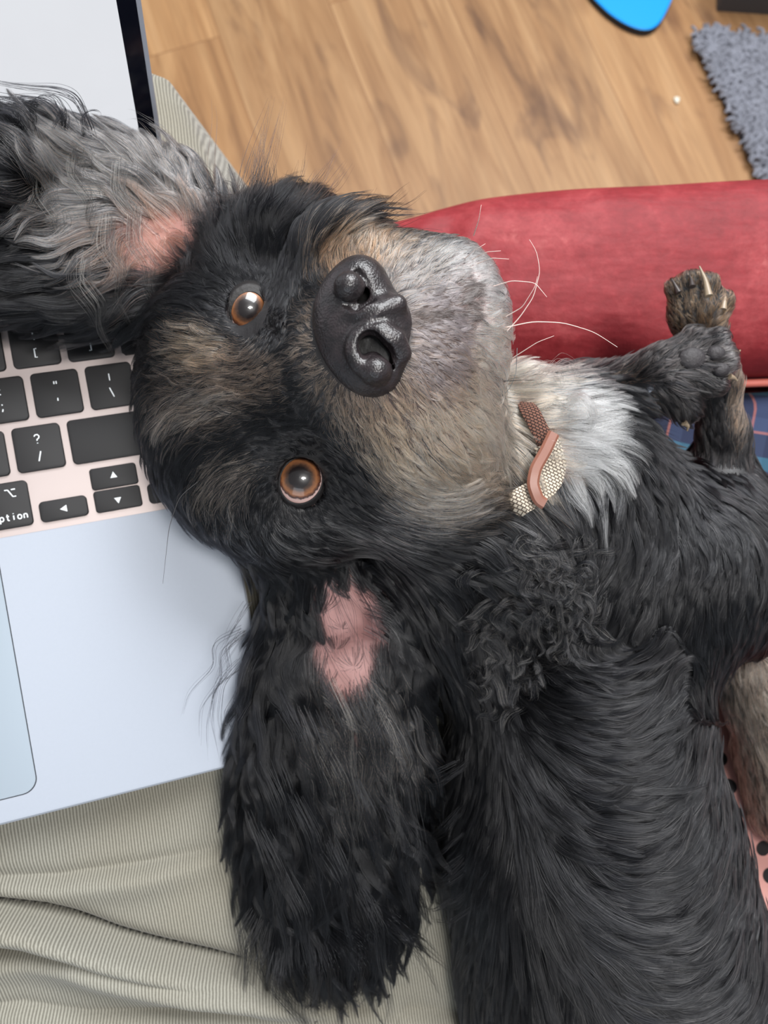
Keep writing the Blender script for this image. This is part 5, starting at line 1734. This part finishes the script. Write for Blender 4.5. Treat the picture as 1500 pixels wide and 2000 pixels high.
for w in ([(985, 640), (1040, 628), (1100, 630), (1160, 648), (1206, 678)], [(985, 652), (1015, 620), (1042, 580), (1055, 530), (1048, 490), (1034, 468)], [(985, 620), (1020, 600), (1045, 560), (1050, 540)],
          [(905, 508), (925, 490), (948, 476)], [(920, 508), (950, 492), (978, 490)], [(930, 516), (960, 504), (994, 506)], [(960, 560), (1000, 548), (1045, 552), (1068, 580)],
          [(1000, 700), (1050, 668), (1082, 656)], [(925, 460), (935, 430), (940, 400)]):
    whisk(w, 12, M_WH, .17)
for w in ([(790, 850), (800, 875), (830, 900), (845, 920)], [(830, 880), (850, 900), (880, 930), (905, 955)], [(850, 850), (880, 880), (915, 905)], [(820, 850), (845, 890), (880, 920), (900, 930)], [(760, 860), (770, 880), (775, 905)],
          [(1010, 680), (1008, 730), (995, 760), (965, 790)], [(980, 745), (1020, 742), (1050, 744)], [(400, 930), (350, 970), (330, 1030), (318, 1140)]):
    whisk(w, 6, M_WHD, .13)

# ---- claws
M_CLAW = simple_mat('claw', srgb(140, 124, 104), 0.35, noise=0.35, nscale=300)
M_CLAWD = simple_mat('dark_claw', srgb(60, 52, 50), 0.3)


def claw(pts, z, r, mat):
    a = smooth_path(pts, 10); mb = MB()
    mb.tube([P(x, y, zz) for (x, y), zz in zip(a, np.linspace(z, z + 2, 10))], np.linspace(r, r * .18, 10) * np.array([1.0] * 10), 10)
    mb.build('claw', mat, dog)


claw([(1384, 578), (1378, 548), (1366, 520)], 278, 1.5, M_CLAW)
claw([(1412, 605), (1416, 580), (1410, 562)], 282, 1.3, M_CLAW)
claw([(1326, 572), (1318, 556), (1312, 545)], 284, 1.2, M_CLAWD)
claw([(1352, 560), (1350, 545), (1346, 536)], 281, 1.2, M_CLAWD)
claw([(1262, 764), (1272, 760), (1284, 764)], 273, 1.3, simple_mat('glossy_claw', srgb(190, 198, 210), 0.15))
claw([(1430, 690), (1440, 690), (1446, 684)], 272, 1.2, M_CLAW)
claw([(1424, 735), (1434, 738), (1440, 744)], 272, 1.2, M_CLAW)
claw([(1336, 826), (1344, 832), (1342, 842)], 276, 1.2, M_CLAW)
# paw pads of the folded paw
for x, y, rx in ((1352, 700, 5.0), (1398, 690, 3.4), (1408, 722, 3.2)):
    c = P(x, y, 270.9); V = []; n = 20
    for i in range(9):
        th = math.pi * i / 8
        for k in range(n):
            w = 2 * math.pi * k / n; V.append(c + np.array([rx * math.sin(th) * math.cos(w), rx * .8 * math.sin(th) * math.sin(w), 2.0 * math.cos(th)]))
    Fc = [(i * n + k, i * n + (k + 1) % n, (i + 1) * n + (k + 1) % n, (i + 1) * n + k) for i in range(8) for k in range(n)]
    mesh_obj('paw_pad', V, Fc, simple_mat('paw_pad', srgb(46, 42, 44), 0.6, noise=.3, nscale=700, bump=.0004), dog)


# ---- collar round the neck
def weave_mat(name, c1, c2, sc):
    m, nt, b = new_mat(name)
    tc = N(nt, 'ShaderNodeTexCoord')
    mp = N(nt, 'ShaderNodeMapping'); mp.inputs['Rotation'].default_value = (0, 0, math.radians(28)); L(nt, tc.outputs['Object'], mp.inputs['Vector'])
    w1 = N(nt, 'ShaderNodeTexBrick', Scale=1.0); w1.inputs['Brick Width'].default_value = sc; w1.inputs['Row Height'].default_value = sc * .62; w1.inputs['Mortar Size'].default_value = sc * .14
    w1.inputs['Mortar Smooth'].default_value = 1.0; w1.inputs['Color1'].default_value = c1; w1.inputs['Color2'].default_value = c1; w1.inputs['Mortar'].default_value = c2
    L(nt, mp.outputs[0], w1.inputs['Vector']); L(nt, w1.outputs['Color'], b.inputs['Base Color'])
    bp = N(nt, 'ShaderNodeBump', Strength=1.0, Distance=0.0006, invert=True); L(nt, w1.outputs['Fac'], bp.inputs['Height']); L(nt, bp.outputs[0], b.inputs['Normal'])
    b.inputs['Roughness'].default_value = 0.85
    return m


def strip(name, path, half, mat, parent, thick=1.4):
    """woven band through 3-D points; half-width vector comes with each point"""
    n = len(path); V = []
    for c, w, nn in path:
        for s in (-1, -.6, 0, .6, 1):
            V.append(c + w * half * s - nn * (0.0 if abs(s) == 1 else thick * .5))
        for s in (1, 0, -1): V.append(c + w * half * s + nn * thick * .5)
    m = 8; Fc = []
    for i in range(n - 1):
        for k in range(m): j = (k + 1) % m; Fc.append((i * m + k, i * m + j, (i + 1) * m + j, (i + 1) * m + k))
    Fc.append(tuple(range(m))[::-1]); Fc.append(tuple((n - 1) * m + k for k in range(m)))
    return mesh_obj(name, V, Fc, mat, parent, True, True, .6)


def collar_path(pts, n=30, up=4.0, dive=0):
    a = smooth_path(pts, n); c = []
    zz = np.array([(surf(x, y) or 290) for x, y in a])
    for _ in range(12): zz[1:-1] = (zz[:-2] + 2 * zz[1:-1] + zz[2:]) / 4
    u = np.linspace(0, 1, n); up = up - dive * (np.clip(1 - u / .15, 0, 1) ** 1.5 + np.clip((u - .85) / .15, 0, 1) ** 1.5)
    p = np.stack([P(x, y, z - q) for (x, y), z, q in zip(a, zz, np.broadcast_to(up, (n,)))])
    t = np.gradient(p, axis=0); t /= np.linalg.norm(t, axis=1, keepdims=True)
    out = []
    for c0, tt in zip(p, t):
        w = np.cross(tt, [0, 0, 1.0]); w /= np.linalg.norm(w); nn = np.cross(w, tt); nn = nn if nn[2] > 0 else -nn
        out.append((c0, w, nn))
    return out


collar = empty('collar', to_world(P(1060, 900, 270)), None, None); collar.parent = dog
collar.matrix_parent_inverse = world_of(dog).inverted()
W_B = weave_mat('woven_beige', srgb(200, 188, 170), srgb(120, 100, 86), 0.0015)
W_R = weave_mat('woven_brown', srgb(112, 74, 60), srgb(40, 26, 22), 0.0014)
M_TL = simple_mat('brown_leather', srgb(124, 78, 62), 0.4, noise=.12, nscale=200)
full = [(1016, 766), (1042, 814), (1068, 866), (1082, 905), (1074, 938), (1048, 962), (1015, 980), (985, 1006)]
cp_ = collar_path(full, 44, 5.5, 11)
strip('band', cp_[:17], 2.8, W_R, collar)
strip('band', cp_[16:], 4.2, W_B, collar)
kl = collar_path([(1082, 846), (1066, 880), (1046, 915), (1040, 945), (1052, 978), (1064, 984)], 26, 9.5)
strip('keeper_loop', kl, 1.9, M_TL, collar, 1.2)
